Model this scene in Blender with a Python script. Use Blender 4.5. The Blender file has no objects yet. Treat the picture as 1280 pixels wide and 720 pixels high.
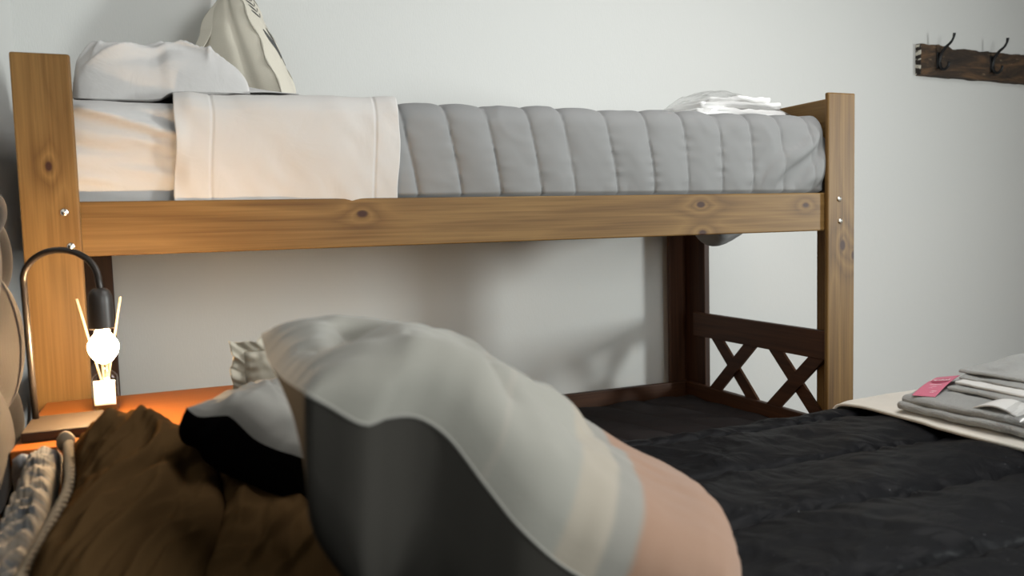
import bpy, bmesh, math, random
import numpy as np
from mathutils import Vector, Matrix

random.seed(7)
scene = bpy.context.scene
COL = scene.collection

# ------------------------------------------------------------------ helpers
def tag(o, label=None, cat=None, group=None, kind=None):
    if label: o['label'] = label
    if cat: o['category'] = cat
    if group: o['group'] = group
    if kind: o['kind'] = kind
    return o

def thing(name, label, cat, loc=(0, 0, 0), group=None):
    o = bpy.data.objects.new(name, None)
    COL.objects.link(o)
    o.location = loc
    o.empty_display_size = .05
    return tag(o, label, cat, group)

def world_loc(o):
    v = Vector((0, 0, 0))
    while o is not None:
        v = v + Vector(o.location)
        o = o.parent
    return v

def mesh_obj(name, verts, faces, mat, parent=None, smooth=True, origin=None):
    """verts in world coordinates; the object's origin goes to its parent's origin (or to `origin`)"""
    base = world_loc(parent) if parent is not None else Vector((0, 0, 0))
    org = Vector(origin) if origin is not None else base
    V = [(v[0] - org.x, v[1] - org.y, v[2] - org.z) for v in verts]
    me = bpy.data.meshes.new(name)
    me.from_pydata(V, [], faces)
    me.validate()
    me.update()
    if smooth:
        me.polygons.foreach_set('use_smooth', [True] * len(me.polygons))
    me.materials.append(mat)
    o = bpy.data.objects.new(name, me)
    COL.objects.link(o)
    if parent is not None:
        o.parent = parent
        o.location = org - base
    else:
        o.location = org
    return o

def bm_obj(name, bm, mat, parent=None, smooth=False, origin=None):
    bmesh.ops.recalc_face_normals(bm, faces=bm.faces)
    verts = [tuple(v.co) for v in bm.verts]
    idx = {v: i for i, v in enumerate(bm.verts)}
    faces = [[idx[v] for v in f.verts] for f in bm.faces]
    bm.free()
    return mesh_obj(name, verts, faces, mat, parent, smooth, origin)

def add_box(bm, x0, x1, y0, y1, z0, z1, bev=0.0, seg=2):
    r = bmesh.ops.create_cube(bm, size=1.0)
    vs = r['verts']
    bmesh.ops.scale(bm, vec=(x1 - x0, y1 - y0, z1 - z0), verts=vs)
    bmesh.ops.translate(bm, vec=((x0 + x1) / 2, (y0 + y1) / 2, (z0 + z1) / 2), verts=vs)
    if bev > 0:
        es = list({e for v in vs for e in v.link_edges})
        bmesh.ops.bevel(bm, geom=es, offset=bev, segments=seg, affect='EDGES', profile=.5)

def box(name, x0, x1, y0, y1, z0, z1, mat, parent=None, bev=.003, seg=2, origin=None):
    bm = bmesh.new()
    add_box(bm, x0, x1, y0, y1, z0, z1, bev, seg)
    return bm_obj(name, bm, mat, parent, False, origin)

def tube(name, pts, radii, mat, parent=None, n=16, cap=True):
    pts = [Vector(p) for p in pts]
    if not hasattr(radii, '__len__'): radii = [radii] * len(pts)
    verts, faces = [], []
    t0 = (pts[1] - pts[0]).normalized()
    up = Vector((0, 0, 1)) if abs(t0.z) < .9 else Vector((0, 1, 0))
    nrm = (up - t0 * up.dot(t0)).normalized()
    for i, p in enumerate(pts):
        a = pts[max(i - 1, 0)]; b = pts[min(i + 1, len(pts) - 1)]
        t = (b - a).normalized()
        nrm = (nrm - t * nrm.dot(t)).normalized()
        bn = t.cross(nrm)
        for k in range(n):
            an = 2 * math.pi * k / n
            verts.append(tuple(p + (nrm * math.cos(an) + bn * math.sin(an)) * radii[i]))
    for i in range(len(pts) - 1):
        for k in range(n):
            k2 = (k + 1) % n
            faces.append((i * n + k, i * n + k2, (i + 1) * n + k2, (i + 1) * n + k))
    if cap:
        faces.append(tuple(range(n - 1, -1, -1)))
        faces.append(tuple((len(pts) - 1) * n + k for k in range(n)))
    return mesh_obj(name, verts, faces, mat, parent)

def lathe(name, profile, cx, cy, mat, parent=None, n=32, sx=1, sy=1):
    verts, faces = [], []
    for (r, z) in profile:
        for k in range(n):
            a = 2 * math.pi * k / n
            verts.append((cx + r * sx * math.cos(a), cy + r * sy * math.sin(a), z))
    for i in range(len(profile) - 1):
        for k in range(n):
            k2 = (k + 1) % n
            faces.append((i * n + k, i * n + k2, (i + 1) * n + k2, (i + 1) * n + k))
    faces.append(tuple(range(n - 1, -1, -1)))
    faces.append(tuple((len(profile) - 1) * n + k for k in range(n)))
    return mesh_obj(name, verts, faces, mat, parent)

# smooth lattice noise, vectorised
def _hash(ix, iy, seed):
    h = (ix.astype(np.int64) * 374761393 + iy.astype(np.int64) * 668265263 + seed * 1442695041) & 0xffffffff
    h = ((h ^ (h >> 13)) * 1274126177) & 0xffffffff
    h = h ^ (h >> 16)
    return (h & 0xffff) / 65535.0 * 2 - 1

def vnoise(x, y, seed=0):
    x = np.asarray(x, float); y = np.asarray(y, float)
    x, y = np.broadcast_arrays(x, y)
    ix = np.floor(x); iy = np.floor(y)
    fx = x - ix; fy = y - iy
    fx = fx * fx * fx * (fx * (fx * 6 - 15) + 10); fy = fy * fy * fy * (fy * (fy * 6 - 15) + 10)
    a = _hash(ix, iy, seed); b = _hash(ix + 1, iy, seed); c = _hash(ix, iy + 1, seed); d = _hash(ix + 1, iy + 1, seed)
    return (a * (1 - fx) + b * fx) * (1 - fy) + (c * (1 - fx) + d * fx) * fy

def fbm(x, y, seed=0, octv=3):
    s = 0; amp = 1.0
    for k in range(octv):
        s = s + amp * vnoise(x * 2 ** k + 13.7 * k, y * 2 ** k + 5.1 * k, seed + 31 * k)
        amp *= .5
    return s

def ridge(x, y, seed=0):
    """sharp fold crests: 1 on a crest falling to 0"""
    return 1 - np.minimum(1, np.sqrt(vnoise(x, y, seed) ** 2 + .012) * 2.2)

def sstep(a, b, x):
    t = np.clip((x - a) / (b - a), 0, 1)
    return t * t * (3 - 2 * t)

def grid_faces(nu, nv, off=0, flip=False):
    F = []
    for i in range(nu - 1):
        for j in range(nv - 1):
            q = (off + i * nv + j, off + (i + 1) * nv + j, off + (i + 1) * nv + j + 1, off + i * nv + j + 1)
            F.append(q[::-1] if flip else q)
    return F

def sheet(name, P, mat, parent=None, thick=0.0, origin=None, flip=False):
    """P: (nu,nv,3) world points; thick>0 closes it into a thin slab below its normal"""
    nu, nv, _ = P.shape
    V = [tuple(p) for p in P.reshape(-1, 3)]
    F = grid_faces(nu, nv, 0, flip)
    if thick > 0:
        du = np.gradient(P, axis=0); dv = np.gradient(P, axis=1)
        N = np.cross(du, dv); N /= (np.linalg.norm(N, axis=2, keepdims=True) + 1e-12)
        if flip: N = -N
        Q = P - N * thick
        off = nu * nv
        V += [tuple(p) for p in Q.reshape(-1, 3)]
        F += grid_faces(nu, nv, off, not flip)
        loop = [i * nv for i in range(nu)] + [(nu - 1) * nv + j for j in range(1, nv)] + \
               [i * nv + nv - 1 for i in range(nu - 2, -1, -1)] + [j for j in range(nv - 2, 0, -1)]
        for k in range(len(loop)):
            a, b = loop[k], loop[(k + 1) % len(loop)]
            q = (a, a + off, b + off, b)
            F.append(q if flip else q[::-1])
            F[-1] = F[-1][::-1]
    return mesh_obj(name, V, F, mat, parent, True, origin)

def polyline(pts, t):
    """Catmull-like smooth sampling of a 3-D polyline by arc length at t in 0..1"""
    P = np.array(pts, float)
    seg = np.linalg.norm(np.diff(P, axis=0), axis=1)
    s = np.concatenate([[0], np.cumsum(seg)]); s /= s[-1]
    out = np.zeros((len(t), 3))
    n = len(P)
    m = np.zeros_like(P)
    for i in range(n):
        a = max(i - 1, 0); b = min(i + 1, n - 1)
        m[i] = (P[b] - P[a]) / max(s[b] - s[a], 1e-9)
    for k, x in enumerate(t):
        i = min(max(np.searchsorted(s, x, 'right') - 1, 0), n - 2)
        h = s[i + 1] - s[i]; u = (x - s[i]) / h
        out[k] = (2*u**3-3*u**2+1)*P[i] + (u**3-2*u**2+u)*h*m[i] + (-2*u**3+3*u**2)*P[i+1] + (u**3-u**2)*h*m[i+1]
    return out

def coons(s0, s1, t0, t1, n, m):
    """s0/s1: edges at s=0/1 (functions of t); t0/t1: edges at t=0/1 (functions of s)"""
    S = np.linspace(0, 1, n); T = np.linspace(0, 1, m)
    A = polyline(s0, T); B = polyline(s1, T); Cc = polyline(t0, S); D = polyline(t1, S)
    s = S[:, None, None]; t = T[None, :, None]
    p = (1 - s) * A[None] + s * B[None] + (1 - t) * Cc[:, None] + t * D[:, None]
    p = p - ((1 - s) * (1 - t) * A[0] + s * (1 - t) * B[0] + (1 - s) * t * A[-1] + s * t * B[-1])
    return p, S[:, None], T[None, :]

def cushion(name, label, cat, edges, front, back, mf, mb, seed=1, wr=.006, n=90, m=90, pw=.5, group=None,
            extra=None, bdir=None, names=('front_panel', 'back_panel'), fdir=None, edge_wr=.004, pwb=None, zfloor=None, pwbt=None, post=None, edir=None):
    """a stuffed cushion between four seam edges; front/back = half thicknesses"""
    P, S, T = coons(*edges, n, m)
    s = S * 2 - 1; t = T * 2 - 1
    c = [P[0, 0], P[0, -1], P[-1, -1], P[-1, 0]]
    N = np.cross(P[-1, 0] - P[0, 0] + P[-1, -1] - P[0, -1], P[0, -1] - P[0, 0] + P[-1, -1] - P[-1, 0])
    N /= np.linalg.norm(N)
    prof = (np.clip(1 - s**4, 0, 1) * np.clip(1 - t**4, 0, 1)) ** pw
    ew = 1 - prof
    puck = edge_wr * np.minimum(1, prof * 3) * np.exp(-prof * 2.2) * (vnoise(s * 14, t * 3, seed) * np.abs(t) ** 3 + vnoise(s * 3, t * 14, seed + 3) * np.abs(s) ** 3)
    w1 = wr * prof * (fbm(s * 2.2 + seed, t * 1.6, seed, 3) + .6 * ridge(s * 2.0 + t * 1.4, t * 2.6 - s, seed + 9))
    w2 = wr * prof * (fbm(s * 1.9 + seed, t * 2.2, seed + 50, 3) + .6 * ridge(s * 2.0 - t * 1.2, t * 2.2 + s, seed + 19))
    fd = N if fdir is None else np.array(fdir, float) / np.linalg.norm(fdir)
    bd = -N if bdir is None else np.array(bdir, float) / np.linalg.norm(bdir)
    ex = extra(s, t) if extra else 0
    exf, exb = (ex if isinstance(ex, tuple) else (ex, 0))
    fade = np.clip((1 - s**4) * 5, 0, 1) * np.clip((1 - t**4) * 5, 0, 1)
    exf = exf * fade; exb = exb * fade
    ed = fd if edir is None else np.array(edir, float) / np.linalg.norm(edir)
    PF = P + fd * (prof * front + w1 + puck)[:, :, None] + ed * (exf + np.zeros_like(prof))[:, :, None]
    profb = prof if pwb is None else np.clip(1 - s**4, 0, 1) ** pwb * np.clip(1 - t**4, 0, 1) ** (pwbt or pwb)
    PB = P + bd * (profb * back + w2 + puck + exb)[:, :, None]
    if post is not None: PF, PB = post(PF, PB, s, t, prof)
    if zfloor is not None:
        PF[:, :, 2] = np.maximum(PF[:, :, 2], zfloor); PB[:, :, 2] = np.maximum(PB[:, :, 2], zfloor)
    ctr = P.reshape(-1, 3).mean(0)
    zmin = min(PF[:, :, 2].min(), PB[:, :, 2].min())
    root = thing(name, label, cat, (float(ctr[0]), float(ctr[1]), float(zmin)), group)
    F = grid_faces(n, m, 0, False); Fb = grid_faces(n, m, 0, True)
    mesh_obj(names[0], [tuple(p) for p in PF.reshape(-1, 3)], F, mf, root)
    mesh_obj(names[1], [tuple(p) for p in PB.reshape(-1, 3)], Fb, mb, root)
    return root, P, PF, PB

# ------------------------------------------------------------------ materials
class NT:
    def __init__(self, name):
        self.mat = bpy.data.materials.new(name)
        self.mat.use_nodes = True
        self.t = self.mat.node_tree
        self.t.nodes.clear()
        self.out = self.t.nodes.new('ShaderNodeOutputMaterial')
    def n(self, typ, **kw):
        nd = self.t.nodes.new(typ)
        for k, v in kw.items():
            if k.startswith('i_'):
                nd.inputs[k[2:].replace('_', ' ')].default_value = v
            else:
                setattr(nd, k, v)
        return nd
    def l(self, a, b): self.t.links.new(a, b)
    def math(self, op, a, b=None, c=None, clamp=False):
        nd = self.n('ShaderNodeMath', operation=op); nd.use_clamp = clamp
        for i, v in enumerate((a, b, c)):
            if v is None: continue
            if isinstance(v, (int, float)): nd.inputs[i].default_value = v
            else: self.l(v, nd.inputs[i])
        return nd.outputs[0]
    def mix(self, f, a, b):
        nd = self.n('ShaderNodeMix', data_type='RGBA')
        for sock, v in ((nd.inputs[0], f), (nd.inputs[6], a), (nd.inputs[7], b)):
            if isinstance(v, (int, float)): sock.default_value = v
            elif isinstance(v, tuple): sock.default_value = (*v, 1) if len(v) == 3 else v
            else: self.l(v, sock)
        return nd.outputs[2]
    def ramp(self, f, stops):
        nd = self.n('ShaderNodeValToRGB')
        el = nd.color_ramp.elements
        while len(el) < len(stops): el.new(.5)
        for e, (p, c) in zip(el, stops):
            e.position = p; e.color = (*c, 1)
        self.l(f, nd.inputs[0])
        return nd.outputs[0]
    def coord(self, scale=(1, 1, 1), loc=(0, 0, 0), kind='Object'):
        tc = self.n('ShaderNodeTexCoord'); mp = self.n('ShaderNodeMapping')
        mp.inputs['Scale'].default_value = scale; mp.inputs['Location'].default_value = loc
        self.l(tc.outputs[kind], mp.inputs[0])
        return mp.outputs[0]
    def noise(self, vec, scale=5, detail=3, rough=.5, dist=0):
        nd = self.n('ShaderNodeTexNoise')
        nd.inputs['Scale'].default_value = scale; nd.inputs['Detail'].default_value = detail
        nd.inputs['Roughness'].default_value = rough; nd.inputs['Distortion'].default_value = dist
        self.l(vec, nd.inputs['Vector'])
        return nd.outputs['Fac']
    def bsdf(self, color, rough=.6, bump=None, bstr=.2, bdist=.01, **kw):
        b = self.n('ShaderNodeBsdfPrincipled')
        if isinstance(color, tuple): b.inputs['Base Color'].default_value = (*color, 1)
        else: self.l(color, b.inputs['Base Color'])
        if isinstance(rough, (int, float)): b.inputs['Roughness'].default_value = rough
        else: self.l(rough, b.inputs['Roughness'])
        for k, v in kw.items(): b.inputs[k.replace('_', ' ')].default_value = v
        if bump is not None:
            bp = self.n('ShaderNodeBump'); bp.inputs['Strength'].default_value = bstr; bp.inputs['Distance'].default_value = bdist
            self.l(bump, bp.inputs['Height']); self.l(bp.outputs[0], b.inputs['Normal'])
        self.l(b.outputs[0], self.out.inputs[0])
        return b

def plain(name, color, rough=.5, **kw):
    m = NT(name)
    v = m.coord()
    f = m.noise(v, 40, 2)
    c = m.mix(m.math('MULTIPLY', f, .25), color, tuple(x * .75 for x in color))
    m.bsdf(c, rough, **kw)
    return m.mat

def fabric(name, color, rough=.85, weave=900, var=.12, bstr=.25, sheen=.15, bdist=.0006, specks=False, fold=0.0, foldscale=22, spec=.22):
    m = NT(name)
    v = m.coord()
    big = m.noise(v, 6, 4)
    fine = m.noise(v, weave * .35, 2)
    w = m.n('ShaderNodeTexWave', wave_type='BANDS', bands_direction='X'); w.inputs['Scale'].default_value = weave / 6.28
    w2 = m.n('ShaderNodeTexWave', wave_type='BANDS', bands_direction='DIAGONAL'); w2.inputs['Scale'].default_value = weave / 6.28
    m.l(v, w.inputs[0]); m.l(v, w2.inputs[0])
    f = m.math('MULTIPLY', m.math('ADD', m.math('MULTIPLY', big, .6), m.math('MULTIPLY', fine, .6)), var * 2)
    c = m.mix(f, color, tuple(x * .55 for x in color))
    if specks:
        vo = m.n('ShaderNodeTexVoronoi'); vo.inputs['Scale'].default_value = 55
        m.l(v, vo.inputs['Vector'])
        sp = m.math('LESS_THAN', vo.outputs['Distance'], .045)
        c = m.mix(m.math('MULTIPLY', sp, .35), c, (.35, .35, .36))
    h = m.math('ADD', m.math('MULTIPLY', fine, .5), m.math('ADD', m.math('MULTIPLY', w.outputs['Fac'], .25), m.math('MULTIPLY', w2.outputs['Fac'], .25)))
    b = m.bsdf(c, rough, h, bstr, bdist, Sheen_Weight=sheen * .5, Specular_IOR_Level=spec)
    if fold > 0:
        fn = m.noise(v, foldscale, 3, .55, 1.2)
        bp = m.n('ShaderNodeBump'); bp.inputs['Strength'].default_value = fold; bp.inputs['Distance'].default_value = .01
        m.l(fn, bp.inputs['Height'])
        inner = b.inputs['Normal'].links[0].from_node
        m.l(bp.outputs[0], inner.inputs['Normal'])
    return m.mat

def wood(name, axis, dark, mid, light, knots=(), rough=.5, ring=6.0):
    """stained pine; the grain runs along `axis` (0,1,2) of object space; knots: (point, radius)"""
    m = NT(name)
    tc = m.n('ShaderNodeTexCoord')
    oi = m.n('ShaderNodeObjectInfo')
    off = m.n('ShaderNodeVectorMath', operation='SCALE'); off.inputs[0].default_value = (3.1, 7.3, 5.7)
    m.l(oi.outputs['Random'], off.inputs['Scale'])
    base = tc.outputs['Object']
    sc = [12.0] * 3; sc[axis] = 1.1
    sc2 = [150.0] * 3; sc2[axis] = 2.5
    def scaled(v, s):
        nd = m.n('ShaderNodeVectorMath', operation='MULTIPLY'); nd.inputs[1].default_value = s
        m.l(v, nd.inputs[0]); return nd.outputs[0]
    addv = m.n('ShaderNodeVectorMath', operation='ADD'); m.l(scaled(base, sc), addv.inputs[0]); m.l(off.outputs[0], addv.inputs[1])
    n1 = m.noise(addv.outputs[0], 1.0, 3, .5, .5)
    warp = None; kmask = None
    for (kp, r) in knots:
        ks = [1.0] * 3; ks[axis] = .62
        sub = m.n('ShaderNodeVectorMath', operation='SUBTRACT'); m.l(base, sub.inputs[0]); sub.inputs[1].default_value = kp
        ln = m.n('ShaderNodeVectorMath', operation='LENGTH'); m.l(scaled(sub.outputs[0], ks), ln.inputs[0])
        d = ln.outputs['Value']
        g = m.math('MULTIPLY', m.math('POWER', 2.718, m.math('MULTIPLY', m.math('DIVIDE', d, r * 2.2), -1.0)), .8)
        mr = m.n('ShaderNodeMapRange', interpolation_type='SMOOTHSTEP')
        mr.inputs[1].default_value = r * 1.25; mr.inputs[2].default_value = r * .55; mr.inputs[3].default_value = 0; mr.inputs[4].default_value = 1
        m.l(d, mr.inputs[0])
        warp = g if warp is None else m.math('ADD', warp, g)
        kmask = mr.outputs[0] if kmask is None else m.math('MAXIMUM', kmask, mr.outputs[0])
    v = n1 if warp is None else m.math('ADD', n1, warp)
    rings = m.math('PINGPONG', m.math('MULTIPLY', v, ring), 1.0)
    n2 = m.noise(scaled(base, sc2), 1.0, 3, .6)
    n3 = m.noise(scaled(base, tuple(x * .25 for x in sc)), 1.6, 2)
    f = m.math('ADD', m.math('MULTIPLY', rings, .24), m.math('ADD', m.math('MULTIPLY', n2, .62), m.math('MULTIPLY', n3, .46)), clamp=True)
    c = m.ramp(f, [(.34, dark), (.62, mid), (.90, light)])
    if kmask is not None:
        c = m.mix(kmask, c, (.035, .012, .006))
    m.bsdf(c, rough, n2, .12, .002, Specular_IOR_Level=.25)
    return m.mat

def wall_mat(name, color):
    m = NT(name)
    v = m.coord()
    big = m.noise(v, 1.3, 3)
    fine = m.noise(m.coord((1, 1, .25)), 260, 2)
    med = m.noise(v, 18, 4)
    c = m.mix(m.math('MULTIPLY', big, .10), color, tuple(x * .8 for x in color))
    h = m.math('ADD', m.math('MULTIPLY', fine, .45), m.math('MULTIPLY', med, 1.0))
    m.bsdf(c, .9, h, .18, .004)
    return m.mat

M_WALL = wall_mat('white_plaster', (.62, .62, .605))
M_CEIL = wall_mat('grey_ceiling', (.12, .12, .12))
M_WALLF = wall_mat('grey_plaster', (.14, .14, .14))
def tile_floor():
    m = NT('floor_boards')
    b = m.n('ShaderNodeTexBrick'); b.inputs['Scale'].default_value = 3
    b.inputs['Color1'].default_value = (.10, .055, .03, 1); b.inputs['Color2'].default_value = (.13, .075, .04, 1); b.inputs['Mortar'].default_value = (.06, .04, .03, 1)
    b.inputs['Mortar Size'].default_value = .006
    m.l(m.coord(), b.inputs['Vector'])
    m.bsdf(b.outputs['Color'], .45)
    return m.mat
M_FLOOR = tile_floor()

BED = (1.025, .40, 0.0)
def K(x, y, z, r): return ((x - BED[0], y - BED[1], z - BED[2]), r)
PD, PM, PL = (.058, .026, .006), (.126, .066, .018), (.192, .110, .035)
M_WX = wood('pine_rail', 0, PD, PM, PL, [K(.645, .0138, 1.135, .008), K(1.535, .0138, 1.142, .009), K(1.885, .0138, 1.135, .007), K(1.54, .0138, 1.068, .008)])
M_WX2 = wood('pine_plank_crosswise', 0, PD, PM, PL)
M_WY = wood('pine_end_board', 1, PD, PM, PL)
M_WZ = wood('pine_post', 2, PD, PM, PL, [K(.052, 0, 1.235, .0065), K(2.005, 0, 1.02, .011), K(2.046, 0, .99, .009)])
M_WD = wood('pine_brace', 1, PD, PM, PL)
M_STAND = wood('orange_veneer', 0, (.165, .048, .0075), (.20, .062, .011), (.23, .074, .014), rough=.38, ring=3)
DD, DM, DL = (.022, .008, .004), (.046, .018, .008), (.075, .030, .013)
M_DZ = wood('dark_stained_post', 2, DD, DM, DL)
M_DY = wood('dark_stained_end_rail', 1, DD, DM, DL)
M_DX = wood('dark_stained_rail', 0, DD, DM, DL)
M_STEEL = plain('bolt_steel', (.75, .73, .68), .25, Metallic=1.0)

M_SHEET = fabric('white_cotton', (.48, .468, .462), .85, 1400, .05, .12, .1, fold=.22, foldscale=13)
M_SHEET2 = fabric('white_turned_sheet', (.49, .468, .452), .85, 1400, .05, .12, .1, fold=.16, foldscale=9)
M_GREY = fabric('grey_quilt_cloth', (.195, .195, .195), .6, 1600, .07, .12, .12)
M_LOWQ = fabric('dark_quilt_cloth', (.036, .030, .030), .85, 1200, .15, .2, .0, spec=.08)
M_BLACK = fabric('black_bedspread_cloth', (.0065, .0065, .0075), .46, 1500, .15, .15, .0, specks=True, fold=.7, foldscale=12, spec=.055)
M_BLACKP = fabric('black_cushion_cloth', (.005, .0045, .0045), .9, 1200, .2, .2, .0, spec=.0)
M_TAUPE = fabric('taupe_cushion_cloth', (.036, .033, .029), .9, 1200, .12, .25, .0, spec=.05)
M_BROWN = fabric('brown_cushion_cloth', (.095, .054, .0225), .9, 1000, .2, .25, .0, spec=.0)
M_CREAM = fabric('cream_ruffle_cloth', (.42, .38, .31), .85, 1000, .12, .3, .15)
M_CANVAS = fabric('cream_canvas', (.60, .56, .475), .85, 700, .12, .3, .12)
M_CANVAS_L = fabric('pale_canvas', (.60, .56, .48), .85, 700, .08, .3, .12)
M_LINEN2 = fabric('pale_linen', (.225, .215, .195), .85, 900, .1, .3, .15)
M_FOLDED = fabric('white_folded_cloth', (.80, .79, .78), .85, 1400, .05, .12, .1, fold=.2, foldscale=16)
M_TOWEL = fabric('grey_terry', (.47, .47, .452), .95, 1100, .6, 1.0, .3, bdist=.003)
M_TOWEL_HEM = fabric('pale_towel_hem', (.54, .53, .51), .9, 700, .15, .5, .2)
M_HEAD = fabric('taupe_headboard_cloth', (.009, .0076, .0062), .85, 800, .15, .35, .3)
M_RUNNER = fabric('ivory_blanket_cloth', (.58, .545, .485), .9, 600, .1, .5, .3)

def striped_linen():
    """linen cushion front: plain at the top, then a cream band, a grey band and a peach end, with faint check lines"""
    m = NT('striped_linen')
    at = m.n('ShaderNodeAttribute', attribute_name='seam_uv')
    sep = m.n('ShaderNodeSeparateXYZ'); m.l(at.outputs['Vector'], sep.inputs[0])
    v = m.coord()
    wob = m.math('MULTIPLY', m.math('SUBTRACT', m.noise(v, 9, 2), .5), .03)
    t = m.math('ADD', sep.outputs['Y'], wob)
    s = m.math('ADD', sep.outputs['X'], wob)
    base = (.205, .197, .172); cream = (.25, .215, .17); grey = (.165, .155, .136); peach = (.205, .100, .053)
    def lt(x, a): # soft step at a
        mr = m.n('ShaderNodeMapRange', interpolation_type='SMOOTHSTEP')
        mr.inputs[1].default_value = a - .012; mr.inputs[2].default_value = a + .012
        m.l(x, mr.inputs[0]); return mr.outputs[0]
    c = m.mix(lt(t, .54), base, cream)
    c = m.mix(lt(t, .635), c, grey)
    c = m.mix(lt(t, .70), c, peach)
    def line(x, a, w):
        d = m.math('ABSOLUTE', m.math('SUBTRACT', x, a))
        mr = m.n('ShaderNodeMapRange', interpolation_type='SMOOTHSTEP')
        mr.inputs[1].default_value = w; mr.inputs[2].default_value = w * .3; mr.inputs[3].default_value = 0; mr.inputs[4].default_value = 1
        m.l(d, mr.inputs[0]); return mr.outputs[0]
    ln = m.math('MAXIMUM', line(t, .36, .012), line(s, .55, .016))
    ln = m.math('MULTIPLY', ln, m.math('LESS_THAN', t, .7))
    c = m.mix(m.math('MULTIPLY', ln, .6), c, (.24, .22, .19))
    fine = m.noise(v, 420, 2); big = m.noise(v, 7, 3)
    c = m.mix(m.math('MULTIPLY', m.math('ADD', fine, big), .12), c, (.22, .2, .17))
    m.bsdf(c, .85, fine, .3, .0008, Sheen_Weight=.15)
    return m.mat
M_LINEN = striped_linen()

def printed_cloth():
    m = NT('printed_cotton')
    v = m.coord((3, 22, 10))
    a = m.noise(v, 1.4, 4, .6, 1.0)
    c = m.ramp(a, [(.34, (.035, .045, .058)), (.46, (.085, .085, .082)), (.55, (.15, .122, .088)), (.72, (.19, .16, .125))])
    b2 = m.noise(m.coord((6, 40, 20)), 1.0, 2)
    m.bsdf(c, .85, b2, .6, .01, Sheen_Weight=.15)
    return m.mat
M_PRINT = printed_cloth()

def glassy(name, color=(1, 1, 1), alpha=.12, rough=.05):
    m = NT(name)
    tr = m.n('ShaderNodeBsdfTransparent'); gl = m.n('ShaderNodeBsdfGlossy'); gl.inputs['Roughness'].default_value = rough
    tr.inputs[0].default_value = (*color, 1)
    lw = m.n('ShaderNodeLayerWeight'); lw.inputs[0].default_value = .35
    f = m.math('ADD', m.math('MULTIPLY', lw.outputs['Facing'], .45), alpha, clamp=True)
    mx = m.n('ShaderNodeMixShader')
    m.l(f, mx.inputs[0]); m.l(tr.outputs[0], mx.inputs[1]); m.l(gl.outputs[0], mx.inputs[2])
    m.l(mx.outputs[0], m.out.inputs[0])
    return m.mat
M_PANE = glassy('window_glass', (.97, .99, .98), .03, .02)
M_BOTTLE = glassy('bottle_glass', (.93, .95, .93), .06, .04)
M_LIQUID = glassy('amber_oil', (.95, .80, .50), .02, .1)
M_FILM = glassy('clear_plastic_film', (.98, .98, .98), .07, .12)

def rough_board():
    m = NT('weathered_plank')
    v = m.coord((3, 14, 14))
    a = m.noise(v, 1.6, 6, .65, .8); b = m.noise(m.coord((8, 30, 30)), 1.5, 5, .7)
    c = m.ramp(a, [(.3, (.012, .008, .006)), (.48, (.042, .025, .014)), (.62, (.11, .058, .026)), (.8, (.21, .13, .07))])
    c = m.mix(m.math('MULTIPLY', m.math('GREATER_THAN', b, .63), .5), c, (.24, .17, .10))
    m.bsdf(c, .8, b, .8, .01)
    return m.mat
M_BOARD = rough_board()
def chipped_end():
    m = NT('chipped_paint_end')
    n = m.noise(m.coord((20, 20, 45)), 1.5, 4, .6)
    c = m.mix(m.math('GREATER_THAN', n, .52), (.02, .014, .01), (.60, .56, .48))
    m.bsdf(c, .85)
    return m.mat
M_CHIP = chipped_end()
M_IRON = plain('black_iron', (.012, .012, .013), .5, Metallic=.4)
M_LAMPBLACK = plain('satin_black_metal', (.028, .022, .018), .33, Metallic=.3)
M_SOCKET = plain('black_bakelite', (.03, .024, .02), .42)
M_LBASE = plain('dark_wood_base', (.030, .019, .010), .7)
M_REED = plain('pale_reed', (.78, .62, .40), .7)
M_LABEL = plain('paper_label', (.86, .84, .78), .6)
M_PRINTINK = plain('faint_label_ink', (.55, .50, .42), .7)
M_PINK = plain('pink_card', (.46, .11, .17), .45)
M_PLUM = plain('plum_ink', (.30, .035, .075), .5)
M_WHITEINK = plain('white_ink', (.88, .80, .80), .6)
M_LEAFINK = fabric('charcoal_leaf_print', (.10, .10, .10), .85, 700, .3, .2, 0)
M_BUTTON = fabric('button_cloth', (.14, .11, .085), .8, 800, .1, .3, .2)

def emis(name, color, strength):
    m = NT(name)
    e = m.n('ShaderNodeEmission'); e.inputs[0].default_value = (*color, 1); e.inputs[1].default_value = strength
    m.l(e.outputs[0], m.out.inputs[0])
    return m.mat

# ------------------------------------------------------------------ setting
WL, WB, WR, WF, HC = -.109, .835, 4.80, -3.80, 2.55
def structure(o): o['kind'] = 'structure'; return o
T = .12
structure(box('floor', WL - T, WR + T, WF - T, WB + T, -.10, 0, M_FLOOR, bev=0))
structure(box('ceiling', WL - T, WR + T, WF - T, WB + T, HC, HC + .10, M_CEIL, bev=0))
structure(box('wall_back', WL - T, WR + T, WB, WB + T, 0, HC, M_WALL, bev=0))
structure(box('wall_left', WL - T, WL, WF, WB, 0, HC, M_WALL, bev=0))
FX0, FX1, FZ0, FZ1 = 1.35, 2.55, 1.00, 2.15  # opening for the added fill window
def front_wall():
    bm = bmesh.new()
    for (x0, x1, z0, z1) in ((WL - T, FX0, 0, HC), (FX1, WR + T, 0, HC), (FX0, FX1, 0, FZ0), (FX0, FX1, FZ1, HC)):
        add_box(bm, x0, x1, WF - T, WF, z0, z1)
    return bm_obj('wall_front', bm, M_WALLF)
structure(front_wall())
WY0, WY1, WZ0, WZ1 = -2.72, -2.12, .92, 1.92
def wall_with_hole():
    bm = bmesh.new()
    for (y0, y1, z0, z1) in ((WF, WY0, 0, HC), (WY1, WB, 0, HC), (WY0, WY1, 0, WZ0), (WY0, WY1, WZ1, HC)):
        add_box(bm, WR, WR + T, y0, y1, z0, z1)
    return bm_obj('wall_right', bm, M_WALLF)
structure(wall_with_hole())
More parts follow.
